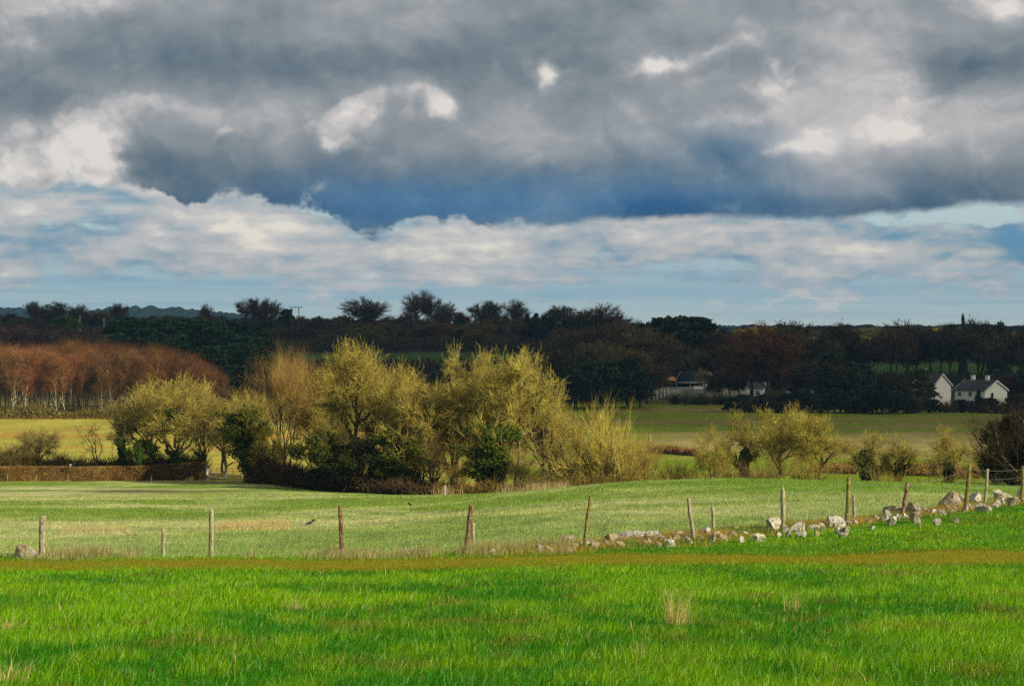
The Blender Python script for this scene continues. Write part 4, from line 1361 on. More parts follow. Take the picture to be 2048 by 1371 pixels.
# birch wood, sunlit
BR = [(0.20, 0.085, 0.032), (0.23, 0.10, 0.030), (0.17, 0.080, 0.034), (0.21, 0.11, 0.040), (0.25, 0.11, 0.028)]
sp = []
for D, off in ((392, 12), (401, 8), (410, 4), (422, 0), (438, -2)):
    sp += row(-110, 452 - (D - 392) * 0.1, 11.0, D, [(-110, 688 + off), (0, 684 + off), (110, 688 + off), (210, 682 + off), (300, 690 + off), (370, 702 + off), (420, 722 + off), (452, 752 + off)], 6.0, 5)
many(['birch_0', 'birch_1', 'birch_2', 'birch_3'], sp, 'slender birch with pale trunk and rust-red crown, one of the close-set birch wood', 'birches of the rust-red wood', BR, (0.95, 1.4), vary=(1.05, 1.5))
scrub('undergrowth', [(-120, 388, 1.2), (60, 388, 2.2), (140, 388, 1.0), (240, 388, 2.3), (330, 390, 1.2), (450, 392, 2.0)], 14000, 3.5, (0.17, 0.14, 0.022), 'olive and brown scrub at the foot of the birch wood', 76, hh=4, wide=2.5)
scrub('dry_bracken', [(-120, 383, 0.5), (200, 383, 0.6), (340, 383, 0.6)], 3000, 2.2, (0.26, 0.13, 0.025), 'rust-coloured dead bracken between the meadow and the birch wood', 77, wide=1.6)
# centre-right wood
many(['far_3', 'far_0', 'far_1', 'far_3'], row(1135, 1320, 19, 520, [(1135, 668), (1220, 652), (1320, 668)], 6) + row(1130, 1300, 20, 470, [(1130, 700), (1220, 690), (1300, 712)], 8),
     'dark olive tree in the wood between the golden trees and the houses', 'trees of the wood left of the houses', [(0.10, 0.080, 0.03), (0.085, 0.07, 0.03), (0.12, 0.085, 0.035)], (1.1, 1.5))
many(['pine', 'pine_b', 'evergreen'], [(1150, 438, 735), (1178, 436, 742), (1205, 440, 722), (1232, 436, 740), (1255, 438, 716), (1280, 442, 740), (1140, 440, 760)],
     'dark conifer with a bare stem at the field edge left of the houses', 'conifers at the field edge left of the houses', DUSK, (1.2, 1.6), leaf=(0.018, 0.034, 0.012))
many(['far_0', 'far_3', 'far_1'], row(1310, 1500, 18, 600, [(1310, 672), (1420, 668), (1500, 668)], 6) + row(1330, 1480, 20, 545, [(1330, 700), (1480, 700)], 8),
     'dark bare tree rising behind the bungalow roofs', 'trees behind the bungalow', [(0.085, 0.07, 0.03), (0.11, 0.06, 0.03), (0.07, 0.065, 0.03)], (1.1, 1.5))
many(FAR, row(1590, 2080, 30, 620, [(1590, 676), (1800, 672), (2080, 672)], 7),
     'tall dark tree in the loose row behind the right-hand houses', 'trees behind the right-hand houses', [(0.085, 0.070, 0.028), (0.07, 0.06, 0.03)], (0.9, 1.3))
many(['far_0', 'far_3', 'bush_far'], row(1400, 2090, 17, 1150, [(1400, 656), (1560, 656), (1700, 657), (2090, 658)], 3, 60) + row(1400, 2090, 19, 980, [(1400, 676), (1700, 672), (2090, 676)], 4, 40),
     'olive-green tree in the wide woods beyond the right-hand houses', 'trees of the wide olive woods at the right', [(0.42, 0.36, 0.05), (0.34, 0.30, 0.05), (0.50, 0.42, 0.06)], (1.2, 1.8))  # tones raised so the woods look sunlit though they lie under the cloud
many(['far_3', 'evergreen', 'pine'], row(1600, 2080, 17, 500, [(1600, 722), (1690, 735), (1750, 752), (1830, 758), (1900, 742), (2080, 745)], 8, 10, skip=((1850, 1895), (1905, 2020))),
     'dark garden tree among the right-hand houses', 'garden trees among the right-hand houses', [(0.06, 0.05, 0.025), (0.08, 0.055, 0.025)], (1.0, 1.4), leaf=(0.016, 0.03, 0.012))
many(['bush_far', 'evergreen', 'bush_far'], row(1470, 2100, 10.5, 424, [(1470, 792), (1560, 790), (1680, 786), (1780, 780), (1880, 800), (1960, 800), (2100, 790)], 5, 5),
     'dark shrub in the thick hedge along the valley field', 'shrubs of the thick hedge before the houses', [(0.055, 0.045, 0.022), (0.07, 0.05, 0.022)], (1.0, 1.5), leaf=(0.014, 0.026, 0.010))
many(['bush_far'], row(1345, 1480, 12, 455, [(1345, 786), (1480, 792)], 3, 3), 'low dark shrub in front of the pale board fence', 'low shrubs before the board fence', [(0.07, 0.07, 0.025)], (1.2, 1.7))


many(['far_0', 'far_3'], [(1428, 470, 752), (1458, 466, 744), (1478, 462, 752), (1440, 476, 738), (1560, 458, 742)], 'leafless tree standing in front of the yard and its low wall', 'leafless trees before the yard', [(0.085, 0.06, 0.025)], (0.9, 1.2))


# ------------------------------------------------------------------ buildings in the cloud shadow
def plain(name, c, rough=0.85, var=0.25, scale=1.5, spec=0.2):
    def fn(t, p):
        n = t.noise(obj_co(t), scale, 4.0, 0.65)
        bump(t, p, t.noise(obj_co(t), scale * 8, 2.0), 0.01)
        return t.mix(1.0, c, t.ramp(n, [(0.2, 1 - var), (0.8, 1 + var)]), 'MULTIPLY')
    return material(name, fn, rough, spec)


def slate_fn(t, p):
    x, y, z = t.sep(obj_co(t))
    v = t.vec(x, t.add(y, t.mul(z, 0.0)), z)
    b = t.n.new('ShaderNodeTexBrick')
    b.inputs['Scale'].default_value = 3.0
    b.inputs['Color1'].default_value = (0.035, 0.037, 0.045, 1)
    b.inputs['Color2'].default_value = (0.055, 0.056, 0.062, 1)
    b.inputs['Mortar'].default_value = (0.02, 0.02, 0.022, 1)
    t.l.new(t.vec(x, z, 0.0), b.inputs['Vector'])
    return b.outputs['Color']


M['render'] = plain('white_render', (0.80, 0.79, 0.74), var=0.10)
M['slate'] = material('slate_roof', slate_fn, 0.6, 0.4)
M['tile'] = plain('orange_tiles', (0.42, 0.20, 0.08), var=0.25, scale=5)
M['glass'] = plain('dark_glass', (0.02, 0.025, 0.03), rough=0.1, var=0.05, spec=0.6)
M['white'] = plain('white_paint', (0.8, 0.8, 0.8), rough=0.5, var=0.05)
M['concrete'] = plain('concrete', (0.34, 0.34, 0.32), var=0.25)
M['dark'] = plain('dark_timber', (0.03, 0.028, 0.025))
M['board'] = plain('weathered_boards', (0.36, 0.34, 0.26), var=0.35, scale=4)
M['tar'] = plain('tarred_pole', (0.05, 0.04, 0.03))


def gable_house(px, D, base, label, L, Wd, eave, ridge, rz, name='house', wins=(), door=None, chim=(), annex=False):
    z = -(base - 650.0) / F * D
    o = thing(name, ((px - 1024) / F * D, D, z), label, 'house', rz=math.radians(rz))
    w_ = MB()
    h, k = L / 2, Wd / 2
    v = [(-h, -k, -1), (h, -k, -1), (h, k, -1), (-h, k, -1), (-h, -k, eave), (h, -k, eave), (h, k, eave), (-h, k, eave), (-h, 0, ridge), (h, 0, ridge)]
    w_.add(v, [[0, 1, 5, 4], [2, 3, 7, 6]])
    w_.add(v, [[1, 2, 6, 9, 5], [3, 0, 4, 8, 7]])
    w_.build('wall', M['render'], o)
    r = MB()
    ov, th = 0.35, 0.16
    sl = (ridge - eave) / k
    for s in (-1, 1):
        e = [(-h - ov, s * (k + ov), eave - ov * sl), (h + ov, s * (k + ov), eave - ov * sl), (h + ov, 0, ridge), (-h - ov, 0, ridge)]
        top = [(a, b, c + th) for a, b, c in e]
        r.add(e + top, [[0, 1, 2, 3], [4, 5, 6, 7], [0, 1, 5, 4], [1, 2, 6, 5], [3, 0, 4, 7]])
    ro = r.build('roof', M['slate'], o)
    # pale barge boards on the gables
    for gx in (-1, 1):
        bb_ = MB()
        for s in (-1, 1):
            x0, x1 = sorted((gx * (h + ov + 0.01), gx * (h + ov + 0.07)))
            a = (k + ov, eave - ov * sl)
            q = [(x, s * yy, zz) for x in (x0, x1) for yy, zz in ((a[0], a[1] - 0.12), (a[0], a[1] + th + 0.04), (0, ridge + th + 0.04), (0, ridge - 0.12))]
            bb_.add(q, [[0, 1, 2, 3], [4, 5, 6, 7], [0, 1, 5, 4], [1, 2, 6, 5], [0, 3, 7, 4]])
        bb_.build('barge_board', M['white'], ro)
    for cx in chim:
        c = MB()
        c.box((cx - 0.45, -0.35, ridge - 0.6), (cx + 0.45, 0.35, ridge + 1.1))
        c.box((cx - 0.52, -0.42, ridge + 1.1), (cx + 0.52, 0.42, ridge + 1.22))
        c.build('chimney', M['render'], ro)
    for wx, wz, ww, wh in wins:                      # on the long front, y = -k
        fr = MB()
        for a, b in (((wx - ww / 2 - .07, wz - .07), (wx + ww / 2 + .07, wz)), ((wx - ww / 2 - .07, wz + wh), (wx + ww / 2 + .07, wz + wh + .07)), ((wx - ww / 2 - .07, wz), (wx - ww / 2, wz + wh)), ((wx + ww / 2, wz), (wx + ww / 2 + .07, wz + wh)), ((wx - .03, wz), (wx + .03, wz + wh))):
            fr.box((a[0], -k - 0.06, a[1]), (b[0], -k - 0.002, b[1]))
        f = fr.build('window', M['white'], o)
        g = MB()
        g.box((wx - ww / 2, -k - 0.025, wz), (wx + ww / 2, -k - 0.003, wz + wh))
        g.build('pane', M['glass'], f)
    if door is not None:
        d = MB()
        d.box((door - 0.5, -k - 0.05, 0), (door + 0.5, -k - 0.002, 2.1))
        d.build('door', M['dark'], o)
    return o


gable_house(1962, 470, 817, 'white two-storey house with dark slate roof, the one nearest the right edge', 10.0, 7.6, 4.7, 7.0, -58, wins=((-3.4, 3.2, 1.0, 1.0), (0.2, 3.2, 1.0, 1.0), (3.2, 3.2, 1.0, 1.0), (-2.6, 0.9, 1.2, 1.1), (2.8, 0.9, 1.2, 1.1)), door=0.6, chim=(-2.6, 2.2))
gable_house(1864, 486, 804, 'white house with a tall narrow gable, left neighbour of the right-hand white house', 7.0, 6.4, 4.4, 7.2, -56, wins=((-1.5, 2.8, 0.9, 1.0), (1.5, 2.8, 0.9, 1.0)), chim=(-2.5,))
gable_house(1854, 474, 812, 'low white outbuilding with dark roof below the tall narrow gable', 6.5, 4.4, 2.4, 4.2, -70, name='outbuilding', door=1.0)
gable_house(1622, 500, 800, 'white bungalow mostly hidden behind trees right of the red-brown tree', 11.0, 7.0, 3.0, 5.6, -52, wins=((-3, 1.0, 1.4, 1.2), (1.5, 1.0, 1.4, 1.2)), chim=(2.0,))
gable_house(1391, 512, 792, 'slate-roofed bungalow with a cream gable behind the board fence', 10.0, 7.2, 2.9, 6.4, -50, wins=((-3.5, 1.0, 1.4, 1.2), (0, 1.0, 1.4, 1.2), (3.5, 1.0, 1.4, 1.2)))
gable_house(1505, 492, 796, 'small white building seen between dark trunks left of the red-brown tree', 6.0, 5.0, 2.8, 4.0, -10, name='outbuilding', wins=((-1.5, 1.0, 1.0, 1.0), (1.5, 1.0, 1.0, 1.0)), door=0.0)


def lean_shed():
    o = thing('shed', ((1337 - 1024) / F * 496, 496, -(781 - 650) / F * 496), 'little dark shed with a bright orange tiled roof at the left of the yard', 'shed', rz=0.05)
    w_ = MB()
    w_.box((-1.7, -1.5, -0.5), (1.7, 1.5, 2.6))
    w_.build('wall', M['dark'], o)
    r = MB()
    r.add([(-1.9, -1.7, 2.62), (1.9, -1.7, 2.62), (1.5, 1.7, 3.75), (-2.1, 1.7, 3.75), (-1.9, -1.7, 2.74), (1.9, -1.7, 2.74), (1.5, 1.7, 3.87), (-2.1, 1.7, 3.87)], [[0, 3, 2, 1], [4, 5, 6, 7], [0, 1, 5, 4], [1, 2, 6, 5], [2, 3, 7, 6], [3, 0, 4, 7]])
    r.build('roof', M['tile'], o)
    d = MB()
    d.box((-0.5, -1.56, 0), (0.5, -1.503, 2.0))
    d.build('door', M['tar'], o)
    # open carport beside it
    o = thing('carport', ((1375 - 1024) / F * 495, 495, -(785 - 650) / F * 495), 'flat pale-edged carport between the orange-roofed shed and the gable', 'carport')
    r = MB()
    r.box((-3.2, -2.0, 2.5), (4.4, 2.0, 2.72))
    r.build('roof', M['concrete'], o)
    b = MB()
    b.box((-3.1, 1.8, 0), (4.3, 1.95, 2.498))
    b.build('wall', M['dark'], o)
    for x in (-3.0, 0.6, 4.2):
        p = MB()
        p.box((x - 0.07, -1.85, 0), (x + 0.07, -1.71, 2.498))
        p.build('post', M['concrete'], o)


lean_shed()


def yard_walls():
    D = 480.0
    z = lambda py: -(py - 650) / F * D
    X = lambda px: (px - 1024) / F * D
    o = MB()
    x0, x1 = X(1294), X(1339)
    for k in range(6):
        a, b = x0 + (x1 - x0) * k / 6, x0 + (x1 - x0) * (k + 1) / 6
        o.box((a + 0.003, D, z(794) - 1), (b, D + 0.22, z(776.5)))
    o.box((x0 - 0.05, D - 0.05, z(776.5) + 0.002), (x1 + 0.05, D + 0.27, z(775)))
    tag(o.build('yard_wall', M['concrete']), 'grey block wall at the left end of the yard by the shed', 'wall')
    o = MB()
    n = 66
    xa, xb = X(1339.5), X(1480)
    for k in range(n):
        a = xa + (xb - xa) * k / n
        h = z(777.5) + RNG.uniform(-0.08, 0.05)
        o.box((a + 0.02, D, z(792) - 1), (a + (xb - xa) / n - 0.02, D + 0.03, h))
    o.box((xa, D + 0.035, z(786)), (xb, D + 0.09, z(785)))
    o.box((xa, D + 0.035, z(780)), (xb, D + 0.09, z(779)))
    tag(o.build('board_fence', M['board']), 'pale upright board fence across the front of the yard', 'fence')
    o = MB()
    o.box((X(1325), D + 4, z(795)), (X(1500), D + 4.25, z(774.5)))
    tag(o.build('low_wall', M['concrete']), 'long low cream wall behind the board fence', 'wall')


yard_walls()


def van():
    D = 484.0
    o = thing('van', ((1406 - 1024) / F * D, D, -(790 - 650) / F * D), 'white van parked behind the board fence, only its upper half showing', 'van', rz=0.04)
    prof = [(-2.5, 0.5), (-2.5, 1.9), (-2.35, 2.25), (1.1, 2.28), (1.45, 2.1), (2.0, 1.4), (2.5, 1.2), (2.6, 0.5)]
    b = MB()
    n = len(prof)
    for s, yy in enumerate((-0.95, 0.95)):
        b.add([(x, yy, zz) for x, zz in prof], [list(range(n))])
    q = [(x, yy, zz) for yy in (-0.95, 0.95) for x, zz in prof]
    b.add(q, [[k, (k + 1) % n, n + (k + 1) % n, n + k] for k in range(n)])
    b.build('body', M['white'], o)
    for s in (-1, 1):
        g = MB()
        g.box((0.6, s * 0.957 - 0.005, 1.45), (1.5, s * 0.957 + 0.005, 1.95))
        g.build('window', M['glass'], o)
        for x in (-1.6, 1.6):
            t = MB()
            t.tubes([[(x, s * 0.75, 0.35), (x, s * 0.98, 0.35)]], [[0.35, 0.35]], 14, cap=True)
            t.build('wheel', M['dark'], o)


van()


def far_bits():
    x, y, z = at(12, 850)
    o = thing('barn', (x, y, z), 'long low grey-roofed barn on the ridge at the left edge', 'barn')
    b = MB()
    b.box((-9, -3, -1), (7, 3, 3.6))
    b.build('wall', M['concrete'], o)
    b = MB()
    b.add([(-9.4, -3.4, 3.5), (7.4, -3.4, 3.5), (7.4, 0, 5.0), (-9.4, 0, 5.0), (7.4, 3.4, 3.5), (-9.4, 3.4, 3.5)], [[0, 1, 2, 3], [3, 2, 4, 5], [0, 3, 5], [1, 4, 2]] if False else [[0, 1, 2, 3], [3, 2, 4, 5]])
    b.build('roof', M['concrete'], o)
    x, y, z = at(61, 845)
    b = MB()
    th = np.linspace(0, np.pi / 2, 7)
    rings = [(2.9, 0)] + [(2.9 * math.cos(t), 2.2 + 2.2 * math.sin(t)) for t in th]
    v, f = [], []
    for r, zz in rings:
        v += [(x + r * math.cos(a), y + r * math.sin(a), z + zz) for a in np.arange(16) * math.pi / 8]
    for k in range(len(rings) - 1):
        f += [[k * 16 + i, k * 16 + (i + 1) % 16, k * 16 + 16 + (i + 1) % 16, k * 16 + 16 + i] for i in range(16)]
    b.add(v, f)
    tag(b.build('silo', M['white'], smooth_=True), 'small white domed silo on the ridge near the left edge', 'silo')
    for px, D, top, lab in ((160, 800, 630, 'thin wooden pole left of the far green field at the upper left'), (208, 800, 636, 'thin pole with a pale top right of the far green field at the upper left')):
        x, y, z = at(px, D)
        h = -(top - 650) / F * D - z
        o = thing('utility_pole', (x, y, z), lab, 'pole')
        b = MB()
        b.tubes([[(0, 0, -0.5), (0, 0, h)]], [[0.18, 0.13]], 8, cap=True)
        b.build('shaft', M['board'], o)
        b = MB()
        b.box((-0.7, -0.08, h - 0.7), (0.7, -0.01, h - 0.5))
        b.build('crossarm', M['board'], o)
    # twin-pole power structure
    D = 760.0
    x, y, z = at(591, D)
    h = -(614.5 - 650) / F * D - z
    o = thing('power_pole', (x, y, z), 'twin-legged power pole with a level crossbar standing up from the skyline', 'power pole')
    for s in (-1, 1):
        b = MB()
        b.tubes([[(s * 1.35, 0, -0.5), (s * 1.35, 0, h)]], [[0.2, 0.15]], 8, cap=True)
        b.build('leg', M['tar'], o)
    b = MB()
    b.box((-2.5, -0.35, h - 0.12), (2.5, -0.17, h + 0.12))
    b.build('crossbar', M['tar'], o)
    for xx in (-2.3, 0, 2.3):
        b = MB()
        b.tubes([[(xx, -0.26, h + 0.122), (xx, -0.26, h + 0.6)]], [[0.12, 0.07]], 6, cap=True)
        b.build('insulator', M['tar'], o)
    # thin pylon-like pole between the birches and gate? field stakes
    for px, D, hgt, m_, lab in ((1301, 300, 0.9, 'concrete', 'pale marker post alone in the valley field'), (890, 168, 1.0, 'board', 'short stake in the gap of the hedge, at the dip of the field edge')):
        x, y, z = at(px, D)
        b = MB()
        b.tubes([[(x, y, z - 0.3), (x, y, z + hgt), (x, y, z + hgt + 0.06)]], [[0.11, 0.10, 0.04]], 8, cap=True)
        tag(b.build('marker_post', M[m_]), lab, 'post')


far_bits()


def wood_fn(c1, c2, c3, moss=0.0):
    def fn(t, p):
        x, y, z = t.sep(obj_co(t))
        v = t.vec(x, y, t.mul(z, 0.14))
        n = t.noise(v, 42.0, 4.0, 0.7)
        n2 = t.noise(obj_co(t), 9.0, 4.0, 0.6)
        c = t.mix(t.rng(n, 0.40, 0.60), c1, c2)
        c = t.mix(t.rng(n2, 0.50, 0.62), c, c3)
        bump(t, p, n, 0.02)
        return c
    return fn


M['post_pale'] = material('pale_weathered_post', wood_fn((0.20, 0.16, 0.09), (0.46, 0.42, 0.29), (0.38, 0.34, 0.18)), 0.9)
M['post_bark'] = material('post_with_peeling_bark', wood_fn((0.045, 0.025, 0.015), (0.42, 0.26, 0.16), (0.16, 0.07, 0.035)), 0.9)
M['post_moss'] = material('mossy_post', wood_fn((0.12, 0.09, 0.02), (0.26, 0.22, 0.06), (0.30, 0.26, 0.08)), 0.95)


# ------------------------------------------------------------------ clipped hedge, gate and stakes at the back of the field
def clipped_hedge():
    rng = np.random.default_rng(81)
    mb = MB()
    n = 42000
    pxs = rng.uniform(-260, 411, n)
    D = np.interp(pxs, [-260, 0, 411], [197, 198, 204.5])
    x = (pxs - 1024) / F * D
    dep = rng.uniform(-0.55, 0.55, n)
    top = 1.42 + 0.12 * fbm(x * 0.8, dep, 82) + 0.35 * smooth(250, 400, pxs)
    face = rng.uniform(0, 1, n) < 0.75
    hz = rng.uniform(0, 1, n) * top
    dep = np.where(face, np.sign(dep) * (0.5 + 0.09 * vnoise(x * 2.2, hz * 2.2, 83)), dep)
    hz = np.where(~face & (rng.uniform(0, 1, n) < 0.7), top, hz)
    y = D + dep
    c = np.stack([x, y, height(x, D) + hz], 1)
    k = int(n * 0.6)
    d = unit(rng.normal(size=(k, 3)) + np.array([0, 0, 0.7]))
    mb.tubes(np.stack([c[:k] - d * 0.12, c[:k] + d * 0.10], 1), np.repeat([[0.014, 0.008]], k, 0), sides=3)
    leaves(c[k:], 0.06, rng, mb)
    core = MB()
    o = mb.build('clipped_hedge', M['hedge'])
    tag(o, 'low clipped russet hedge running from the left edge to the field gate', 'hedge')
    # dense interior stems
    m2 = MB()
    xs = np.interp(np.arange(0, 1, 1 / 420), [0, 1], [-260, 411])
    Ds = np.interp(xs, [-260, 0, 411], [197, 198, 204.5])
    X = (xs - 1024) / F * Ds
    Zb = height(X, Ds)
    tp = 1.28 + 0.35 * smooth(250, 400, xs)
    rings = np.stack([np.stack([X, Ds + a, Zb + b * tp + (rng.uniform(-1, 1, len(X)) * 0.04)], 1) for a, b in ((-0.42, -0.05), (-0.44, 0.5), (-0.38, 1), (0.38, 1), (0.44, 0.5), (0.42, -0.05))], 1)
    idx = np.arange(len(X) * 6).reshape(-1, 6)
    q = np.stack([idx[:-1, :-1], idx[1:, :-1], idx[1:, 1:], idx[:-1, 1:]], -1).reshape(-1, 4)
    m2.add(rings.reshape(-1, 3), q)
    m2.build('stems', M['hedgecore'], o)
    for px, py, lab in ((14, 0, 'short stake against the clipped hedge at the left edge'), (72, 0, 'short stake against the clipped hedge, second from the left edge'), (135, 0, 'short stake against the clipped hedge under the black and white bird'), (302, 0, 'short stake against the clipped hedge nearest the gate')):
        x, y, z = at(px, 196.0)
        b = MB()
        b.tubes([[(x, y, z - 0.3), (x + 0.03, y, z + 0.75), (x + 0.03, y, z + 0.79)]], [[0.06, 0.05, 0.02]], 7, cap=True)
        tag(b.build('stake', M['post_moss']), lab, 'stake', 'stakes along the clipped hedge')


def hedge_fn(t, p):
    n = t.noise(world_co(t), 0.9, 4.0, 0.7)
    n2 = t.noise(world_co(t), 7.0, 2.0, 0.7)
    c = t.ramp(n, [(0.32, (0.06, 0.09, 0.012)), (0.42, (0.20, 0.11, 0.03)), (0.6, (0.32, 0.19, 0.05)), (0.75, (0.40, 0.30, 0.10))])
    return t.mix(1.0, c, t.ramp(n2, [(0.2, 0.5), (0.8, 1.5)]), 'MULTIPLY')


M['hedge'] = material('clipped_hedge_twigs', hedge_fn, 0.9)
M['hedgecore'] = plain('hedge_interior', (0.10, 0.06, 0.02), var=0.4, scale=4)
clipped_hedge()
M['galv'] = plain('galvanised_steel', (0.22, 0.24, 0.24), rough=0.45, var=0.15)


def gate():
    D = 203.0
    x0, x1 = (417 - 1024) / F * D, (481 - 1024) / F * D
    z = float(height((x0 + x1) / 2, D))
    b = MB()
    b.tubes([[(0, 0, -0.4), (0, 0, 1.62), (0, 0, 1.74)]], [[0.15, 0.14, 0.05]], 10, cap=True)
    o = b.build('gate_post', M['board'])
    o.location = ((413.5 - 1024) / F * D, D, z)
    tag(o, 'stout pale gate post at the right end of the clipped hedge', 'gate post')
    for k, (a, c, lab) in enumerate(((x0, (x0 + x1) / 2 - 0.05, 'left leaf of the galvanised barred field gate'), ((x0 + x1) / 2 + 0.05, x1, 'right leaf of the galvanised barred field gate, shaded by the ivy tree'))):
        g = thing('field_gate', (a, D, z), lab, 'gate', 'leaves of the field gate')
        w_ = c - a
        for zz in (0.22, 0.42, 0.62, 0.84, 1.06, 1.3):
            t = MB()
            t.tubes([[(0.03, 0, zz), (w_ - 0.03, 0, zz)]], [[0.028, 0.028]], 6)
            t.build('rail', M['galv'], g)
        for xx in (0.0, w_ / 2, w_):
            t = MB()
            t.tubes([[(xx, 0.0, 0.15), (xx, 0.0, 1.36)]], [[0.035, 0.035]], 6, cap=True)
            t.build('upright', M['galv'], g)


gate()


# ------------------------------------------------------------------ wire fence with old posts
def ground_D(px, py, lo=36.0, hi=90.0):
    Ds = np.arange(lo, hi, 0.05)
    z = height((px - 1024) / F * Ds, Ds)
    row_ = 650 - z / Ds * F
    k = np.argmin(np.abs(row_ - py))
    return float(Ds[k])


POSTS = [  # px and row of the top, px of the foot, radius, kind, pointed, label
    (84, 1032, 82, 0.075, 'post_pale', 0, 'thick grey round post beside the boulder'),
    (422, 1012, 422, 0.055, 'post_pale', 1, 'tall pale post cut to a point, second from the left'),
    (680, 1011, 684, 0.050, 'post_bark', 0, 'dark upright post with peeling reddish bark'),
    (942, 1010, 931, 0.060, 'post_bark', 0, 'thick bark-covered post leaning right'),
    (1181, 993, 1168, 0.045, 'post_moss', 0, 'mossy olive post leaning right, alone before the long flat slab'),
    (1377, 997, 1388, 0.050, 'post_pale', 0, 'pale post leaning left, right of the long flat slab'),
    (1566, 970, 1567, 0.060, 'post_pale', 1, 'pale pointed post between two white rocks'),
    (1698, 955, 1694, 0.055, 'post_moss', 0, 'upright olive post behind the split pale rocks'),
    (1816, 965, 1804, 0.055, 'post_bark', 0, 'short leaning bark-covered post set against a tan boulder'),
    (1940, 930, 1932, 0.060, 'post_moss', 0, 'olive post right of the largest boulder'),
    (2047, 932, 2043, 0.060, 'post_moss', 0, 'olive post at the right edge of the view'),
    (2165, 905, 2168, 0.060, 'post_moss', 0, 'olive post beyond the right edge of the view'),
]


def post_mesh(a, b, r, pointed, seed, mat_, name, parent=None, side=10):
    rng = np.random.default_rng(seed)
    ks = np.linspace(0, 1, 9)
    P = a + (b - a) * ks[:, None] + np.concatenate([rng.normal(size=(9, 2)) * 0.006, np.zeros((9, 1))], 1)
    R = r * (1.06 - 0.12 * ks + rng.normal(size=9) * 0.03)
    dd = unit(b - a)
    if pointed:
        P = np.concatenate([P, [P[-1] + dd * 0.02], [P[-1] + dd * 0.16]])
        R = np.concatenate([R, [r * 0.8, r * 0.12]])
    else:
        P = np.concatenate([P, [P[-1] + dd * 0.012]])
        R = np.concatenate([R, [r * 0.82]])
    mb = MB()
    mb.tubes(P[None], R[None], side, cap=True)
    return mb.build(name, mat_, parent, smooth_=False)


def wire_fence():
    x, y, z = at(84, 44)
    root = thing('wire_fence', (0, 44, -5.3), 'straggling fence of leaning weathered posts and thin wire along the track', 'fence')
    O = np.array([0, 44, -5.3])
    tops, feet = [], []
    for k, (pt, yt, pb, r, kind, pointed, lab) in enumerate(POSTS):
        D = float(fence_D(pb))
        f = np.array([(pb - 1024) / F * D, D, float(height((pb - 1024) / F * D, D))])
        t_ = np.array([(pt - 1024) / F * D, D, -(yt - 650) / F * D]) - (np.array([0, 0, 0.16]) if pointed else 0)
        o = post_mesh(f + (f - t_) * 0.3 - O, t_ - O, r, pointed, 90 + k, M[kind], 'post', root)
        o['label'] = lab
        tops.append(t_)
        feet.append(f)
    tops, feet = np.array(tops), np.array(feet)
    # wires run on beyond the left edge of the view
    tops = np.concatenate([[tops[0] + np.array([-3.6, 0, 0.0])], tops])
    feet = np.concatenate([[feet[0] + np.array([-3.6, 0, 0.0])], feet])
    rng = np.random.default_rng(5)

    def strand(fr, sag, off=-0.065):
        pts = []
        for a in range(len(tops) - 1):
            p = feet[a] + (tops[a] - feet[a]) * (fr + rng.normal() * 0.012)
            q = feet[a + 1] + (tops[a + 1] - feet[a + 1]) * (fr + rng.normal() * 0.012)
            for s in np.linspace(0, 1, 9)[:-1]:
                w_ = p + (q - p) * s
                pts.append(w_ + np.array([0, off, -sag * 4 * s * (1 - s)]))
        return np.array(pts)
    for fr, sag, r in ((0.92, 0.05, 0.0032), (0.70, 0.03, 0.0028), (0.50, 0.02, 0.002), (0.32, 0.02, 0.002), (0.12, 0.01, 0.002)):
        s = strand(fr, sag) - O
        mb = MB()
        mb.tubes(s[None], np.full((1, len(s)), r), 4)
        mb.build('wire', M['galv'], root)
    a, b = strand(0.12, 0.01), strand(0.70, 0.03)
    s = np.linspace(0, len(a) - 1.001, 260)
    i = s.astype(int)
    f = (s - i)[:, None]
    A, B = a[i] * (1 - f) + a[i + 1] * f, b[i] * (1 - f) + b[i + 1] * f
    mb = MB()
    mb.tubes(np.stack([A, B], 1) - O, np.full((260, 2), 0.001), 3)
    mb.build('netting', M['galv'], root)


wire_fence()
for k, (pt, yt, pb, yb, lab) in enumerate([
    (325, 1057, 327, 1108, 'short pale post between the thick grey post and the tall pointed one'),
    (946, 1046, 948, 1096, 'short straight post tucked behind the thick leaning bark post'),
    (1425, 1013, 1428, 1062, 'short pale post just right of the post that leans left'),
    (1708, 990, 1708, 1040, 'short pale post just right of the upright olive post'),
    (1976, 938, 1970, 992, 'short pale post standing before the dark thicket at the right'),
]):
    D = float(fence_D(pb)) + (0.5 if pb < 400 else 1.3)
    f = np.array([(pb - 1024) / F * D, D, float(height((pb - 1024) / F * D, D))])
    t_ = np.array([(pt - 1024) / F * D, D, -(yt - 650) / F * D])
    tag(post_mesh(f + (f - t_) * 0.3, t_, 0.045, 0, 190 + k, M['post_pale'], 'short_post'), lab, 'post', 'short posts behind the fence')


# ------------------------------------------------------------------ stones of the tumbled wall
def rock_fn(t, p):
    x = obj_co(t)
    i = info(t)
    n = t.noise(x, 2.6, 5.0, 0.7)
    n2 = t.noise(x, 11.0, 4.0, 0.7)
    c = t.mix(t.mul(t.rng(n, 0.48, 0.62), 0.55), i['Color'], (0.56, 0.52, 0.43))
    c = t.mix(t.rng(n2, 0.50, 0.62), c, (0.17, 0.15, 0.10))
    c = t.mix(t.rng(t.noise(x, 1.7, 3.0), 0.60, 0.72), c, (0.20, 0.19, 0.04))
    bump(t, p, t.add(n, n2), 0.05, 1.0)
    return c


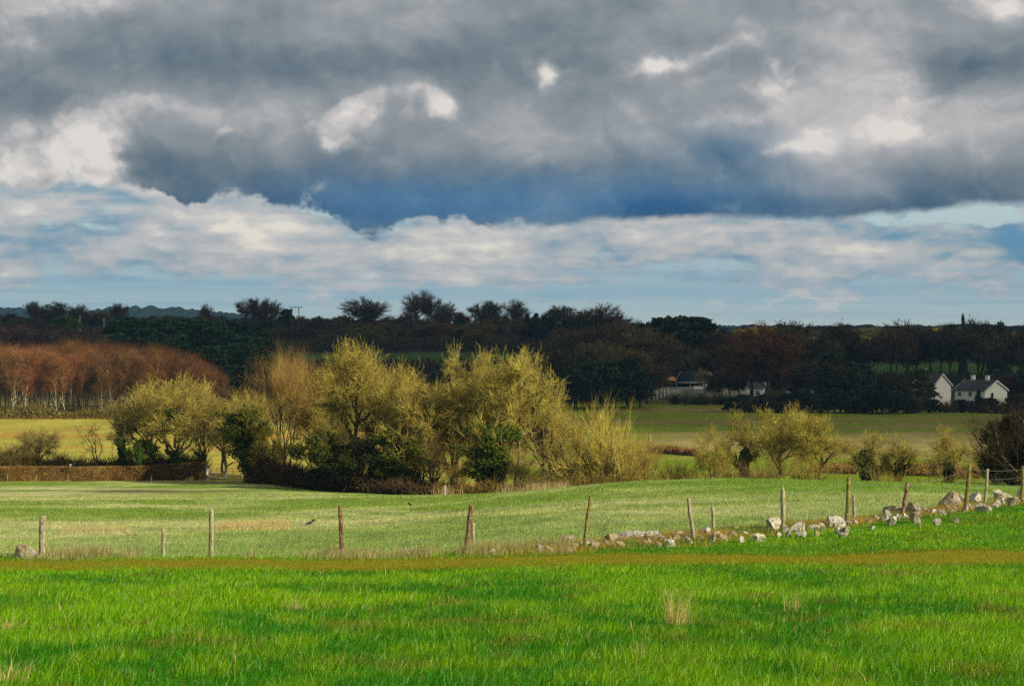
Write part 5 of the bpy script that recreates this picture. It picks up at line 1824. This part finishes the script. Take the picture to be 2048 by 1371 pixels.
M['rock'] = material('limestone', rock_fn, 0.9)
ROCKS = [  # px, row of the foot, width and height in photo px, tint, label
    (52, 1116, 46, 28, 't', 'rounded grey boulder at the foot of the thick left post'),
    (814, 1110, 17, 15, 'w', 'small white pointed stone alone in the dry grass left of the leaning bark post'),
    (970, 1104, 20, 11, 't', 'brown-grey stone just right of the leaning bark post'),
    (986, 1109, 12, 9, 'w', 'small pale stone touching the brown-grey one by the bark post'),
    (1033, 1104, 9, 11, 'w', 'tiny white upright stone halfway between the bark post and the mossy post'),
    (1073, 1094, 14, 15, 't', 'tan wedge of stone leaning on a grey block left of the mossy post'),
    (1079, 1104, 20, 13, 'g', 'grey block under the tan wedge left of the mossy post'),
    (1104, 1105, 8, 6, 'w', 'pebble-sized pale stone between grey block and brown-white boulder'),
    (1134, 1090, 38, 19, 't', 'brown and white boulder just left of the mossy leaning post'),
    (1180, 1090, 20, 10, 'g', 'flat grey stone just right of the mossy leaning post'),
    (1223, 1086, 26, 19, 't', 'brown-grey stone at the left end of the long flat slab'),
    (1262, 1077, 62, 15, 'w', 'long flat white slab lying in the grass'),
    (1308, 1079, 32, 18, 'w', 'square pale block closing the right end of the long flat slab'),
    (1342, 1084, 10, 9, 't', 'small tan stone between the slab and the left-leaning post'),
    (1379, 1086, 12, 12, 'w', 'pale stone at the foot of the left-leaning post'),
    (1433, 1076, 18, 13, 't', 'tan stone under the short post right of the left-leaning post'),
    (1452, 1080, 9, 8, 'w', 'small white stone right of the tan stone under the short post'),
    (1483, 1083, 16, 10, 'w', 'low white stone, lowest left of the group before the pointed right post'),
    (1517, 1082, 27, 15, 'w', 'white tilted slab lying in front of the pointed right post group'),
    (1549, 1062, 30, 28, 'w', 'bright white block against the left side of the pointed right post'),
    (1560, 1073, 11, 6, 'w', 'flat chip of stone at the foot of the pointed right post'),
    (1578, 1073, 13, 12, 'g', 'grey stone right at the foot of the pointed right post'),
    (1594, 1063, 30, 20, 'w', 'pale rough block right of the pointed right post'),
    (1602, 1074, 22, 13, 'w', 'white stone lying below the pale rough block'),
    (1634, 1071, 13, 8, 't', 'small stone in brown grass midway to the upright olive post'),
    (1673, 1055, 33, 22, 'w', 'pale boulder split from the post, left of the upright olive post'),
    (1676, 1067, 14, 13, 'w', 'pale flake under the boulder left of the upright olive post'),
    (1692, 1067, 15, 14, 'g', 'grey stone at the foot of the upright olive post'),
    (1686, 1073, 21, 6, 'w', 'thin white slab lowest in front of the upright olive post'),
    (1746, 1059, 11, 5, 'w', 'tiny flat stone in green grass right of the upright olive post'),
    (1784, 1049, 17, 15, 'g', 'grey stone below left of the short bark post'),
    (1776, 1024, 22, 13, 'd', 'dark grey stone behind and left of the short bark post'),
    (1797, 1028, 28, 18, 't', 'tan boulder touching the left side of the short bark post'),
    (1827, 1028, 30, 24, 't', 'cracked tan boulder right of the short bark post'),
    (1831, 1044, 19, 19, 't', 'tilted tan stone below the cracked boulder'),
    (1839, 1055, 8, 8, 'w', 'small white stone lowest below the cracked tan boulder'),
    (1876, 1049, 15, 11, 'w', 'lone pale stone in green grass below the largest boulder'),
    (1913, 1043, 13, 7, 't', 'lone flat tan stone in green grass, right of the pale one'),
    (1898, 1016, 46, 33, 't', 'largest boulder of the tumbled wall, rounded and tan'),
    (1922, 1008, 22, 21, 't', 'rough stone wedged between the largest boulder and the olive post'),
    (1950, 996, 26, 24, 'w', 'brilliant white angular stone right of the tall olive post'),
    (1958, 1008, 13, 8, 'w', 'small pale stone under the brilliant white angular stone'),
    (1967, 1022, 32, 15, 'w', 'flat white slab low in the green grass near the right edge'),
    (1998, 1000, 24, 24, 'w', 'white leaning slab left below the mossy block'),
    (2008, 1008, 9, 11, 'w', 'small white stone at the foot of the white leaning slab'),
    (2010, 987, 28, 20, 'm', 'moss-topped block highest of the stones near the right edge'),
    (2026, 1010, 21, 15, 't', 'tan stone nearest the lower right of the moss-topped block'),
    (2045, 982, 20, 15, 'w', 'white stone at the foot of the post at the right edge'),
]
import bmesh


def rocks():
    tint = {'w': (0.52, 0.48, 0.38), 't': (0.34, 0.27, 0.15), 'g': (0.26, 0.24, 0.18), 'd': (0.10, 0.10, 0.09), 'm': (0.40, 0.38, 0.22)}
    for k, (px, py, w_, h_, tc_, lab) in enumerate(ROCKS):
        rng = np.random.default_rng(300 + k)
        D = ground_D(px, py + 1, 40.0, float(fence_D(px)) + 2.5)
        bm = bmesh.new()
        bmesh.ops.create_icosphere(bm, subdivisions=3, radius=1.0)
        v = np.array([q.co[:] for q in bm.verts])
        v = np.sign(v) * np.abs(v) ** 0.62
        for _ in range(11):
            n = unit(rng.normal(size=3))
            d = rng.uniform(0.42, 0.95)
            e = v @ n - d
            v = v - np.maximum(e, 0)[:, None] * n * 0.985
        v = v + v * (0.10 * (fbm(v[:, 0] * 2.2 + k, v[:, 1] * 2.2 + v[:, 2] * 1.7, 301)[:, None] - 0.5)) * 2
        v = (v - v.min(0)) / (v.max(0) - v.min(0)) - 0.5
        wm, hm = w_ / F * D * 1.05, (h_ + 5) / F * D
        v = v * np.array([wm, max(0.6 * wm, min(wm, hm) * 0.9), hm * 1.25])
        a = rng.uniform(-0.25, 0.25)
        for q, c in zip(bm.verts, v):
            q.co = (c[0] * math.cos(a) - c[1] * math.sin(a), c[0] * math.sin(a) + c[1] * math.cos(a), c[2])
        me = bpy.data.meshes.new('rock')
        bm.to_mesh(me)
        bm.free()
        me.materials.append(M['rock'])
        o = link('rock', me)
        x = (px - 1024) / F * D
        o.location = (x, D, float(height(x, D)) + hm * 0.27)
        o.rotation_euler = (rng.uniform(-0.12, 0.12), rng.uniform(-0.2, 0.2) if w_ < 50 else 0.02, rng.uniform(-0.3, 0.3) if w_ < 50 else 0.0)
        o.color = tint[tc_] + (1,)
        tag(o, lab, 'rock', 'stones of the tumbled field wall')


rocks()


def rubble():
    src = [o for o in COL.objects if o.name.startswith('rock')]
    rng = np.random.default_rng(777)
    tints = [(0.50, 0.46, 0.36), (0.36, 0.28, 0.16), (0.30, 0.27, 0.20), (0.60, 0.57, 0.48)]
    for k in range(190):
        px = 1000 + 1070 * rng.uniform() ** 0.7
        D = float(fence_D(px)) + rng.normal(0.25, 0.45) - 0.4 * (px > 1450) * rng.uniform(0, 1.6)
        x = (px - 1024) / F * D
        a = src[rng.integers(len(src))]
        o = a.copy()
        COL.objects.link(o)
        for key in ('label',):
            o[key] = 'small broken lump of the tumbled field wall, half sunk in brown turf'
        o['group'] = 'rubble sunk in the turf of the wall'
        o.name = 'rubble_stone'
        s = rng.uniform(0.10, 0.30) / max(a.dimensions[0], 0.12)
        o.scale = (s, s, s * rng.uniform(0.7, 1.1))
        o.location = (x, D, float(height(x, D)) + 0.02)
        o.rotation_euler = (0, rng.uniform(-0.4, 0.4), rng.uniform(0, 6.28))
        o.color = tints[rng.integers(4)] + (1,)


bpy.context.view_layer.update()
rubble()


# ------------------------------------------------------------------ birds and the sheep
def loft(mb, pts, rad, asp=1.0, n=12):
    """closed body along pts with radii; asp widens it sideways"""
    P, R = np.array(pts, float), np.array(rad, float)
    T = unit(np.gradient(P, axis=0))
    A = unit(np.cross(T, np.array([0, 0, 1.0])) + 1e-6)
    B = np.cross(A, T)
    th = np.arange(n) * 2 * np.pi / n
    v = P[:, None] + R[:, None, None] * (np.cos(th)[None, :, None] * A[:, None] * asp + np.sin(th)[None, :, None] * B[:, None])
    idx = np.arange(len(P) * n).reshape(len(P), n)
    nx = np.roll(idx, -1, 1)
    mb.add(v.reshape(-1, 3), np.stack([idx[:-1], nx[:-1], nx[1:], idx[1:]], -1).reshape(-1, 4))


def bird_fn(body):
    def fn(t, p):
        x, y, z = t.sep(obj_co(t))
        head = t.rng(t.add(x, t.mul(z, 0.5)), 0.150, 0.165)
        tail = t.rng(x, -0.09, -0.11)
        return t.mix(t.m('MAXIMUM', head, tail), body, (0.012, 0.012, 0.014))
    return fn


def bird(px, D, label, body, rz, s=1.0, dz=0.0):
    x, y, z = at(px, D)
    o = thing('bird', (x, y, z + dz), label, 'bird', rz=rz, scale=(s, s, s * 1.25))
    mb = MB()
    loft(mb, [(-0.30, 0, 0.045), (-0.22, 0, 0.07), (-0.13, 0, 0.10), (-0.05, 0, 0.125), (0.03, 0, 0.15), (0.09, 0, 0.18), (0.125, 0, 0.215), (0.15, 0, 0.235), (0.18, 0, 0.24), (0.205, 0, 0.236), (0.225, 0, 0.228), (0.26, 0, 0.218)],
         [0.008, 0.026, 0.045, 0.066, 0.072, 0.062, 0.042, 0.036, 0.034, 0.022, 0.011, 0.002], 0.9)
    for s_ in (-1, 1):
        mb.tubes([[(0.0, s_ * 0.03, 0.09), (0.015, s_ * 0.03, 0.04), (0.0, s_ * 0.03, 0.0), (0.045, s_ * 0.034, 0.0)]], [[0.011, 0.006, 0.005, 0.003]], 5)
    b = mb.build('body', material('plumage', bird_fn(body), 0.6), o, True)
    for s_ in (-1, 1):
        wg = MB()
        loft(wg, [(0.07, s_ * 0.055, 0.175), (0.02, s_ * 0.066, 0.15), (-0.06, s_ * 0.06, 0.118), (-0.14, s_ * 0.038, 0.092), (-0.21, s_ * 0.015, 0.078)], [0.016, 0.036, 0.038, 0.026, 0.004], 0.35, 8)
        wg.build('wing', M['dark'], o, True)
    return o


bird(621, 67.3, 'grey and black crow standing in the pale field left of the dark upright post', (0.22, 0.22, 0.23), 0.35, 0.72)
bird(140, 199.0, 'small black and white bird perched on the clipped hedge', (0.75, 0.75, 0.75), 0.5, 1.15, 1.50)
bird(820, 84.0, 'tiny dark bird down in the grass right of the dark upright post', (0.03, 0.03, 0.035), 2.6, 0.55)


def sheep():
    D = 226.0
    x, y, z = at(1675, D)
    o = thing('sheep', (x, y, z), 'lone cream sheep grazing in the valley field beyond the trees', 'sheep', rz=math.radians(-72))
    mb = MB()
    loft(mb, [(-0.48, 0, 0.52), (-0.44, 0, 0.55), (-0.3, 0, 0.58), (0, 0, 0.57), (0.26, 0, 0.60), (0.38, 0, 0.64), (0.46, 0, 0.68), (0.54, 0, 0.66), (0.62, 0, 0.58), (0.68, 0, 0.50), (0.70, 0, 0.47)],
         [0.05, 0.16, 0.235, 0.25, 0.235, 0.17, 0.115, 0.085, 0.07, 0.05, 0.02], 0.85)
    for xx, s_ in ((-0.3, -1), (-0.3, 1), (0.26, -1), (0.26, 1)):
        k = -0.05 if xx < 0 else 0.03
        mb.tubes([[(xx, s_ * 0.11, 0.48), (xx + k, s_ * 0.12, 0.30), (xx - k * 0.6, s_ * 0.12, 0.14), (xx, s_ * 0.12, 0.0)]], [[0.075, 0.042, 0.028, 0.032]], 7, cap=True)
    for s_ in (-1, 1):
        mb.tubes([[(0.50, s_ * 0.05, 0.70), (0.49, s_ * 0.16, 0.68)]], [[0.03, 0.008]], 5)
    mb.tubes([[(-0.47, 0, 0.56), (-0.53, 0, 0.42), (-0.53, 0, 0.32)]], [[0.04, 0.03, 0.015]], 5)
    mb.build('body', plain('wool', (0.72, 0.66, 0.52), var=0.15, scale=12), o, True)


sheep()


# ------------------------------------------------------------------ grass
def grass_fn(t, p):
    a = t.n.new('ShaderNodeAttribute')
    a.attribute_name = 'tone'
    d = t.n.new('ShaderNodeBsdfDiffuse')
    tr = t.n.new('ShaderNodeBsdfTranslucent')
    t.l.new(a.outputs['Color'], d.inputs[0])
    t.l.new(t.mix(1.0, a.outputs['Color'], (1.0, 1.0, 0.6), 'MULTIPLY'), tr.inputs[0])
    m = t.n.new('ShaderNodeMixShader')
    m.inputs[0].default_value = 0.38
    t.l.new(d.outputs[0], m.inputs[1])
    t.l.new(tr.outputs[0], m.inputs[2])
    g = t.n.new('ShaderNodeBsdfGlossy')
    g.inputs['Roughness'].default_value = 0.45
    g.inputs[0].default_value = (0.6, 0.6, 0.5, 1)
    m2 = t.n.new('ShaderNodeMixShader')
    m2.inputs[0].default_value = 0.035
    t.l.new(m.outputs[0], m2.inputs[1])
    t.l.new(g.outputs[0], m2.inputs[2])
    t.l.new(m2.outputs[0], t.n['Material Output'].inputs[0])
    return None


M['grass'] = material('grass_blades', grass_fn)


def blades(x, y, h, wd, lean, tone, rng, z=None):
    """one bent tapering blade per entry: returns (verts, tris+quads added to MB), colours"""
    n = len(x)
    z = height(x, y) if z is None else z
    a = rng.uniform(0, 6.28, n)
    side = np.stack([np.cos(a), np.sin(a), np.zeros(n)], 1) * (wd * 0.5)[:, None]
    b = np.stack([x, y, z - 0.015], 1)
    up = np.array([0, 0, 1.0]) * h[:, None]
    L = lean * h[:, None]
    m1 = b + up * 0.5 + L * 0.25
    tip = b + up * (1.0 - 0.12 * np.linalg.norm(lean, axis=1))[:, None] + L
    v = np.stack([b - side, b + side, m1 + side * 0.75, m1 - side * 0.75, tip], 1)
    return v, np.repeat(tone[:, None], 5, 1)


def grass_object(name, sets, label, cat='grass'):
    V = np.concatenate([s[0] for s in sets])
    C = np.concatenate([s[1] for s in sets])
    n = len(V)
    mb = MB()
    i = np.arange(n)[:, None] * 5
    mb.add(V.reshape(-1, 3), i + np.array([0, 1, 2, 3]))
    mb.f.append(i + np.array([3, 2, 4]))
    mb.mi.append(np.zeros(n))
    o = mb.build(name, M['grass'])
    a = o.data.attributes.new('tone', 'FLOAT_COLOR', 'POINT')
    a.data.foreach_set('color', np.concatenate([C.reshape(-1, 3), np.ones((n * 5, 1))], 1).astype(np.float32).ravel())
    if label is not None:
        tag(o, label, cat, kind='stuff')
    return o


def scatter_area(n, D0, D1, p0, p1, rng, power=1.0):
    k = rng.uniform(0, 1, n) ** power
    D = D0 + (D1 - D0) * k
    px = rng.uniform(p0, p1, n)
    # keep the density even over the ground
    return (px - 1024) / F * D, D, px


def wind(n, rng, k=0.35):
    return np.stack([rng.normal(0.35, 0.45, n), rng.normal(0.0, 0.45, n), np.zeros(n)], 1) * k * 2


def pasture():
    rng = np.random.default_rng(401)
    n = 700000
    x, y, px = scatter_area(n, 13.0, 58, -900, 3050, rng, 1.25)
    u, df, dh = zone_edges(x, y)
    a, b = path_edges(x)
    ok = (df < 0.3) & ((y < a + rng.exponential(0.75, n)) | (y > b - rng.exponential(0.4, n)) | (rng.uniform(0, 1, n) < 0.10 * smooth(0.45, 0.6, fbm(x / 1.3, y / 0.5, 419, 3))))
    x, y = x[ok], y[ok]
    n = len(x)
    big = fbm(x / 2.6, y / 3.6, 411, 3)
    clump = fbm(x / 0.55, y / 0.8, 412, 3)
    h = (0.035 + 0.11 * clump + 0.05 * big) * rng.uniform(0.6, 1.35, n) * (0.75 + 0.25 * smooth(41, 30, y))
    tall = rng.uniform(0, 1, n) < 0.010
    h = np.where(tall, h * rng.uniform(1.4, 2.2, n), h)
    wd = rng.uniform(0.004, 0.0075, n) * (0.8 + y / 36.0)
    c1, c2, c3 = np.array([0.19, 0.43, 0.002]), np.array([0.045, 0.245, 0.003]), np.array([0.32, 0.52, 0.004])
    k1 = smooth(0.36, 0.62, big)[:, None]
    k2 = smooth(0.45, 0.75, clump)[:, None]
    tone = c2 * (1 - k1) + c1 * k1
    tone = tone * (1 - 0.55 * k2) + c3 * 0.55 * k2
    brown = smooth(0.62, 0.76, fbm(x / 0.9, y / 1.1, 415, 4))[:, None] * 0.6
    tone = tone * (1 - brown) + np.array([0.26, 0.22, 0.03]) * brown
    tone = tone * rng.uniform(0.55, 1.4, (n, 1))
    straw = rng.uniform(0, 1, n) < 0.02
    tone[straw] = np.array([0.50, 0.42, 0.16])
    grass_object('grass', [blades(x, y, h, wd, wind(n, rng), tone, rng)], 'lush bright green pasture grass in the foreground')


pasture()


def path_grass():
    rng = np.random.default_rng(402)
    n = 60000
    x = rng.uniform(-13.5, 13.5, n)
    a, b = path_edges(x)
    y = a + (b - a) * rng.uniform(-0.03, 1.03, n)
    h = rng.uniform(0.02, 0.06, n)
    c = fbm(x / 1.2, y / 0.4, 421, 3)[:, None]
    tone = np.array([0.29, 0.235, 0.012]) * (1 - smooth(0.38, 0.56, c)) + np.array([0.20, 0.30, 0.008]) * smooth(0.38, 0.56, c)
    tone = tone * rng.uniform(0.6, 1.5, (n, 1))
    grass_object('short_grass', [blades(x, y, h, rng.uniform(0.006, 0.012, n), wind(n, rng), tone, rng, height(x, y) + 0.03)], 'short worn orange-brown grass on the track')


path_grass()


def field_grass():
    rng = np.random.default_rng(403)
    n = 230000
    x, y, px = scatter_area(n, 44.0, 130, -150, 2200, rng, 1.9)
    u, df, dh = zone_edges(x, y)
    ok = (df > 0.2)
    x, y = x[ok], y[ok]
    n = len(x)
    tone = ground_col(x, y) * 1.2 + np.array([0.02, 0.01, 0.015])
    tone = tone * rng.uniform(0.6, 1.45, (n, 1))
    h = rng.uniform(0.04, 0.11, n) * (0.7 + 0.9 * fbm(x / 2.0, y / 3.0, 431, 3))
    grass_object('field_grass', [blades(x, y, h, rng.uniform(0.008, 0.014, n) * (y / 50.0), wind(n, rng), tone, rng)], 'short pale grass of the sloping field beyond the fence')


field_grass()


def dry_grass():
    rng = np.random.default_rng(404)
    sets = []
    # straw along the fence
    n = 34000
    px = rng.uniform(-120, 1150, n)
    D = fence_D(px) + rng.normal(0.15, 0.45, n)
    x = (px - 1024) / F * D
    dens = fbm(x / 0.8, D * 0 + 2, 441, 3) + 0.14 * smooth(600, 800, px) - 0.05
    ok = rng.uniform(0.36, 0.62, n) < dens
    x, D = x[ok], D[ok]
    n = len(x)
    h = rng.uniform(0.10, 0.34, n) * (0.5 + 1.0 * fbm(x / 0.6, D, 442, 2))
    t = np.array([0.66, 0.58, 0.27]) * (1 - rng.uniform(0, 1, (n, 1)) ** 2 * 0.7)
    g = rng.uniform(0, 1, n) < 0.3
    t[g] = np.array([0.30, 0.33, 0.07])
    sets.append(blades(x, D, h, rng.uniform(0.006, 0.011, n), wind(n, rng, 0.3), t, rng))
    # brown-gold turf between the stones
    n = 60000
    px = rng.uniform(1000, 2250, n)
    D = fence_D(px) + rng.normal(0.55, 0.65, n)
    x = (px - 1024) / F * D
    h = rng.uniform(0.05, 0.22, n) * (0.5 + 0.9 * fbm(x / 0.7, D / 0.7, 443, 2)) * (1 + 0.3 * (rng.uniform(0, 1, n) > 0.95))
    t = np.array([0.52, 0.37, 0.07]) * rng.uniform(0.5, 1.35, (n, 1))
    g = fbm(x / 1.1, D / 0.8, 444, 3) > 0.58
    t[g] = np.array([0.22, 0.30, 0.03]) * rng.uniform(0.6, 1.3, (int(g.sum()), 1))
    sets.append(blades(x, D, h, rng.uniform(0.006, 0.012, n), wind(n, rng, 0.4), t, rng))
    grass_object('dry_grass', sets, 'pale dry grass and brown turf along the foot of the fence')
    # band of straw in the field
    n = 9000
    px = rng.uniform(425, 580, n)
    x0, D = None, 65.0 + rng.normal(0, 1.0, n)
    x = (px - 1024) / F * D
    h = rng.uniform(0.12, 0.34, n) * (0.6 + 0.8 * fbm(x, D, 445, 2)) * smooth(425, 470, px) ** 0.3
    sets = [blades(x, D, h, rng.uniform(0.008, 0.014, n), wind(n, rng, 0.25), np.array([0.68, 0.56, 0.25]) * rng.uniform(0.6, 1.25, (n, 1)), rng)]
    n = 3500
    px = rng.uniform(120, 260, n)
    D = 63.0 + rng.normal(0, 1.2, n)
    x = (px - 1024) / F * D
    sets.append(blades(x, D, rng.uniform(0.08, 0.22, n), rng.uniform(0.008, 0.012, n), wind(n, rng, 0.25), np.array([0.60, 0.52, 0.25]) * rng.uniform(0.6, 1.25, (n, 1)), rng))
    grass_object('straw_grass', sets, 'strip of tall dry straw in the pale field left of the crow')
    # dry stems on the crest
    n = 1500
    px = rng.choice([1062, 1072, 1078, 1100, 1112, 1128, 1010, 1030, 880, 905], n, p=[.16, .16, .12, .14, .12, .14, .05, .05, .03, .03]) + rng.normal(0, 9, n)
    D = 137 - (px - 1060) * 0.06 + rng.normal(0, 1.2, n)
    x = (px - 1024) / F * D
    sets = [blades(x, D, rng.uniform(0.4, 1.25, n), rng.uniform(0.02, 0.045, n), wind(n, rng, 0.18), np.array([0.56, 0.42, 0.22]) * rng.uniform(0.5, 1.25, (n, 1)), rng)]
    grass_object('reeds', sets, 'pale dry reed stems standing on the crest before the thin upright tree', 'reeds')


dry_grass()


def tufts():
    rng = np.random.default_rng(405)
    spots = [(1356, 1252, 22, 170, 0.55, 's', 'tallest straw tussock, fanned stems standing in the right foreground'),
             (590, 1222, 20, 70, 0.28, 's', 'small tussock of pale stems left of the centre foreground'),
             (1590, 1222, 20, 80, 0.30, 's', 'split tussock with two leaning plumes in the right foreground'),
             (1645, 1208, 26, 120, 0.16, 'b', 'low brownish tussock just right of the split one'),
             (375, 1272, 36, 130, 0.16, 's', 'flattened straw-coloured tussock in the left foreground'),
             (1938, 1198, 30, 140, 0.13, 'b', 'dark brown tussock near the right edge'),
             (2010, 1245, 22, 70, 0.22, 'b', 'leaning reddish stems nearest the right edge'),
             (1945, 1268, 28, 130, 0.14, 'b', 'brown tussock low at the right, below the dark one'),
             (720, 1328, 40, 170, 0.12, 'b', 'wide brown patch of dead grass low left of centre'),
             (1005, 1318, 40, 170, 0.12, 'b', 'wide brown patch of dead grass low in the middle'),
             (52, 1208, 24, 110, 0.13, 'b', 'brown tussock in the left foreground near the track'),
             (10, 1262, 26, 150, 0.18, 's', 'pale tussock cut by the left edge of the view'),
             (1285, 1320, 10, 30, 0.28, 's', 'few thin dry stems low right of the middle'),
             (20, 1366, 40, 120, 0.24, 's', 'yellowing tussock in the bottom left corner')]
    for px, py, sp_, n, h, k, lab in spots:
        D = ground_D(px, py, 12, 40)
        r = sp_ / F * D
        x0 = (px - 1024) / F * D
        x, y = x0 + rng.normal(0, r * 0.55, n), D + rng.normal(0, r * 0.9, n)
        ln = wind(n, rng, 0.35) + np.stack([(x - x0) / r * 0.35, (y - D) / r * 0.2, np.zeros(n)], 1)
        c = np.array([0.66, 0.54, 0.20]) if k == 's' else np.array([0.30, 0.19, 0.05])
        zb = float(height(x0, D))
        v, cc = blades(x - x0, y - D, h * rng.uniform(0.15, 1.0, n) ** 1.6 * 1.25, rng.uniform(0.005, 0.009, n), ln, c * rng.uniform(0.5, 1.3, (n, 1)), rng, height(x, y) - zb)
        o = grass_object('grass_tussock', [(v, cc)], None)
        o.location = (x0, D, zb)
        tag(o, lab, 'tussock', 'dead tussocks in the pasture')
    for px0, py0, px1, py1, lab in ((146, 1322, 117, 1208, 'single tall dry stalk bending left in the left foreground'), (468, 1371, 469, 1310, 'short dry stalk standing at the bottom edge left of centre'),
                                    (680, 1220, 678, 1150, 'thin dry stalk rising in front of the dark upright post'), (650, 1185, 640, 1142, 'small leaning dry stem near the track left of the middle'),
                                    (1275, 1368, 1262, 1245, 'long thin dry stalk bending over low right of the middle')):
        D = ground_D(px0, py0, 12, 41)
        x0 = (px0 - 1024) / F * D
        zb = float(height(x0, D))
        hh = (py0 - py1) / F * D
        dxx = (px1 - px0) / F * D
        s = np.linspace(0, 1, 7)
        P = np.stack([dxx * s ** 2, 0 * s, hh * s], 1)
        mb = MB()
        mb.tubes(P[None], (0.0032 * (1 - 0.6 * s))[None], 5)
        mb.tubes((P[-1] + np.array([[0, 0, -0.06], [0, 0, -0.02], [dxx * 0.05, 0, 0.02]]))[None], [[0.003, 0.009, 0.002]], 6)
        o = mb.build('dry_stalk', M['straw'])
        o.location = (x0, D, zb)
        tag(o, lab, 'grass stalk', 'dry stalks in the pasture')


M['straw'] = plain('straw', (0.45, 0.34, 0.11), var=0.3, scale=20)
tufts()


# ------------------------------------------------------------------ the air of the valley
def haze():
    mb = MB()
    mb.box((-2600, -60, -40), (2600, 6000, 110))
    def fn(t, p):
        for n in list(t.n):
            t.n.remove(n)
        o = t.n.new('ShaderNodeOutputMaterial')
        v = t.n.new('ShaderNodeVolumePrincipled')
        v.inputs['Color'].default_value = (0.30, 0.62, 1.0, 1)
        v.inputs['Density'].default_value = 0.00007
        v.inputs['Anisotropy'].default_value = 0.0
        t.l.new(v.outputs[0], o.inputs['Volume'])
        return None
    tag(mb.build('haze', material('thin_blue_air', fn)), 'thin blue air over the valley', 'haze', kind='stuff')


haze()
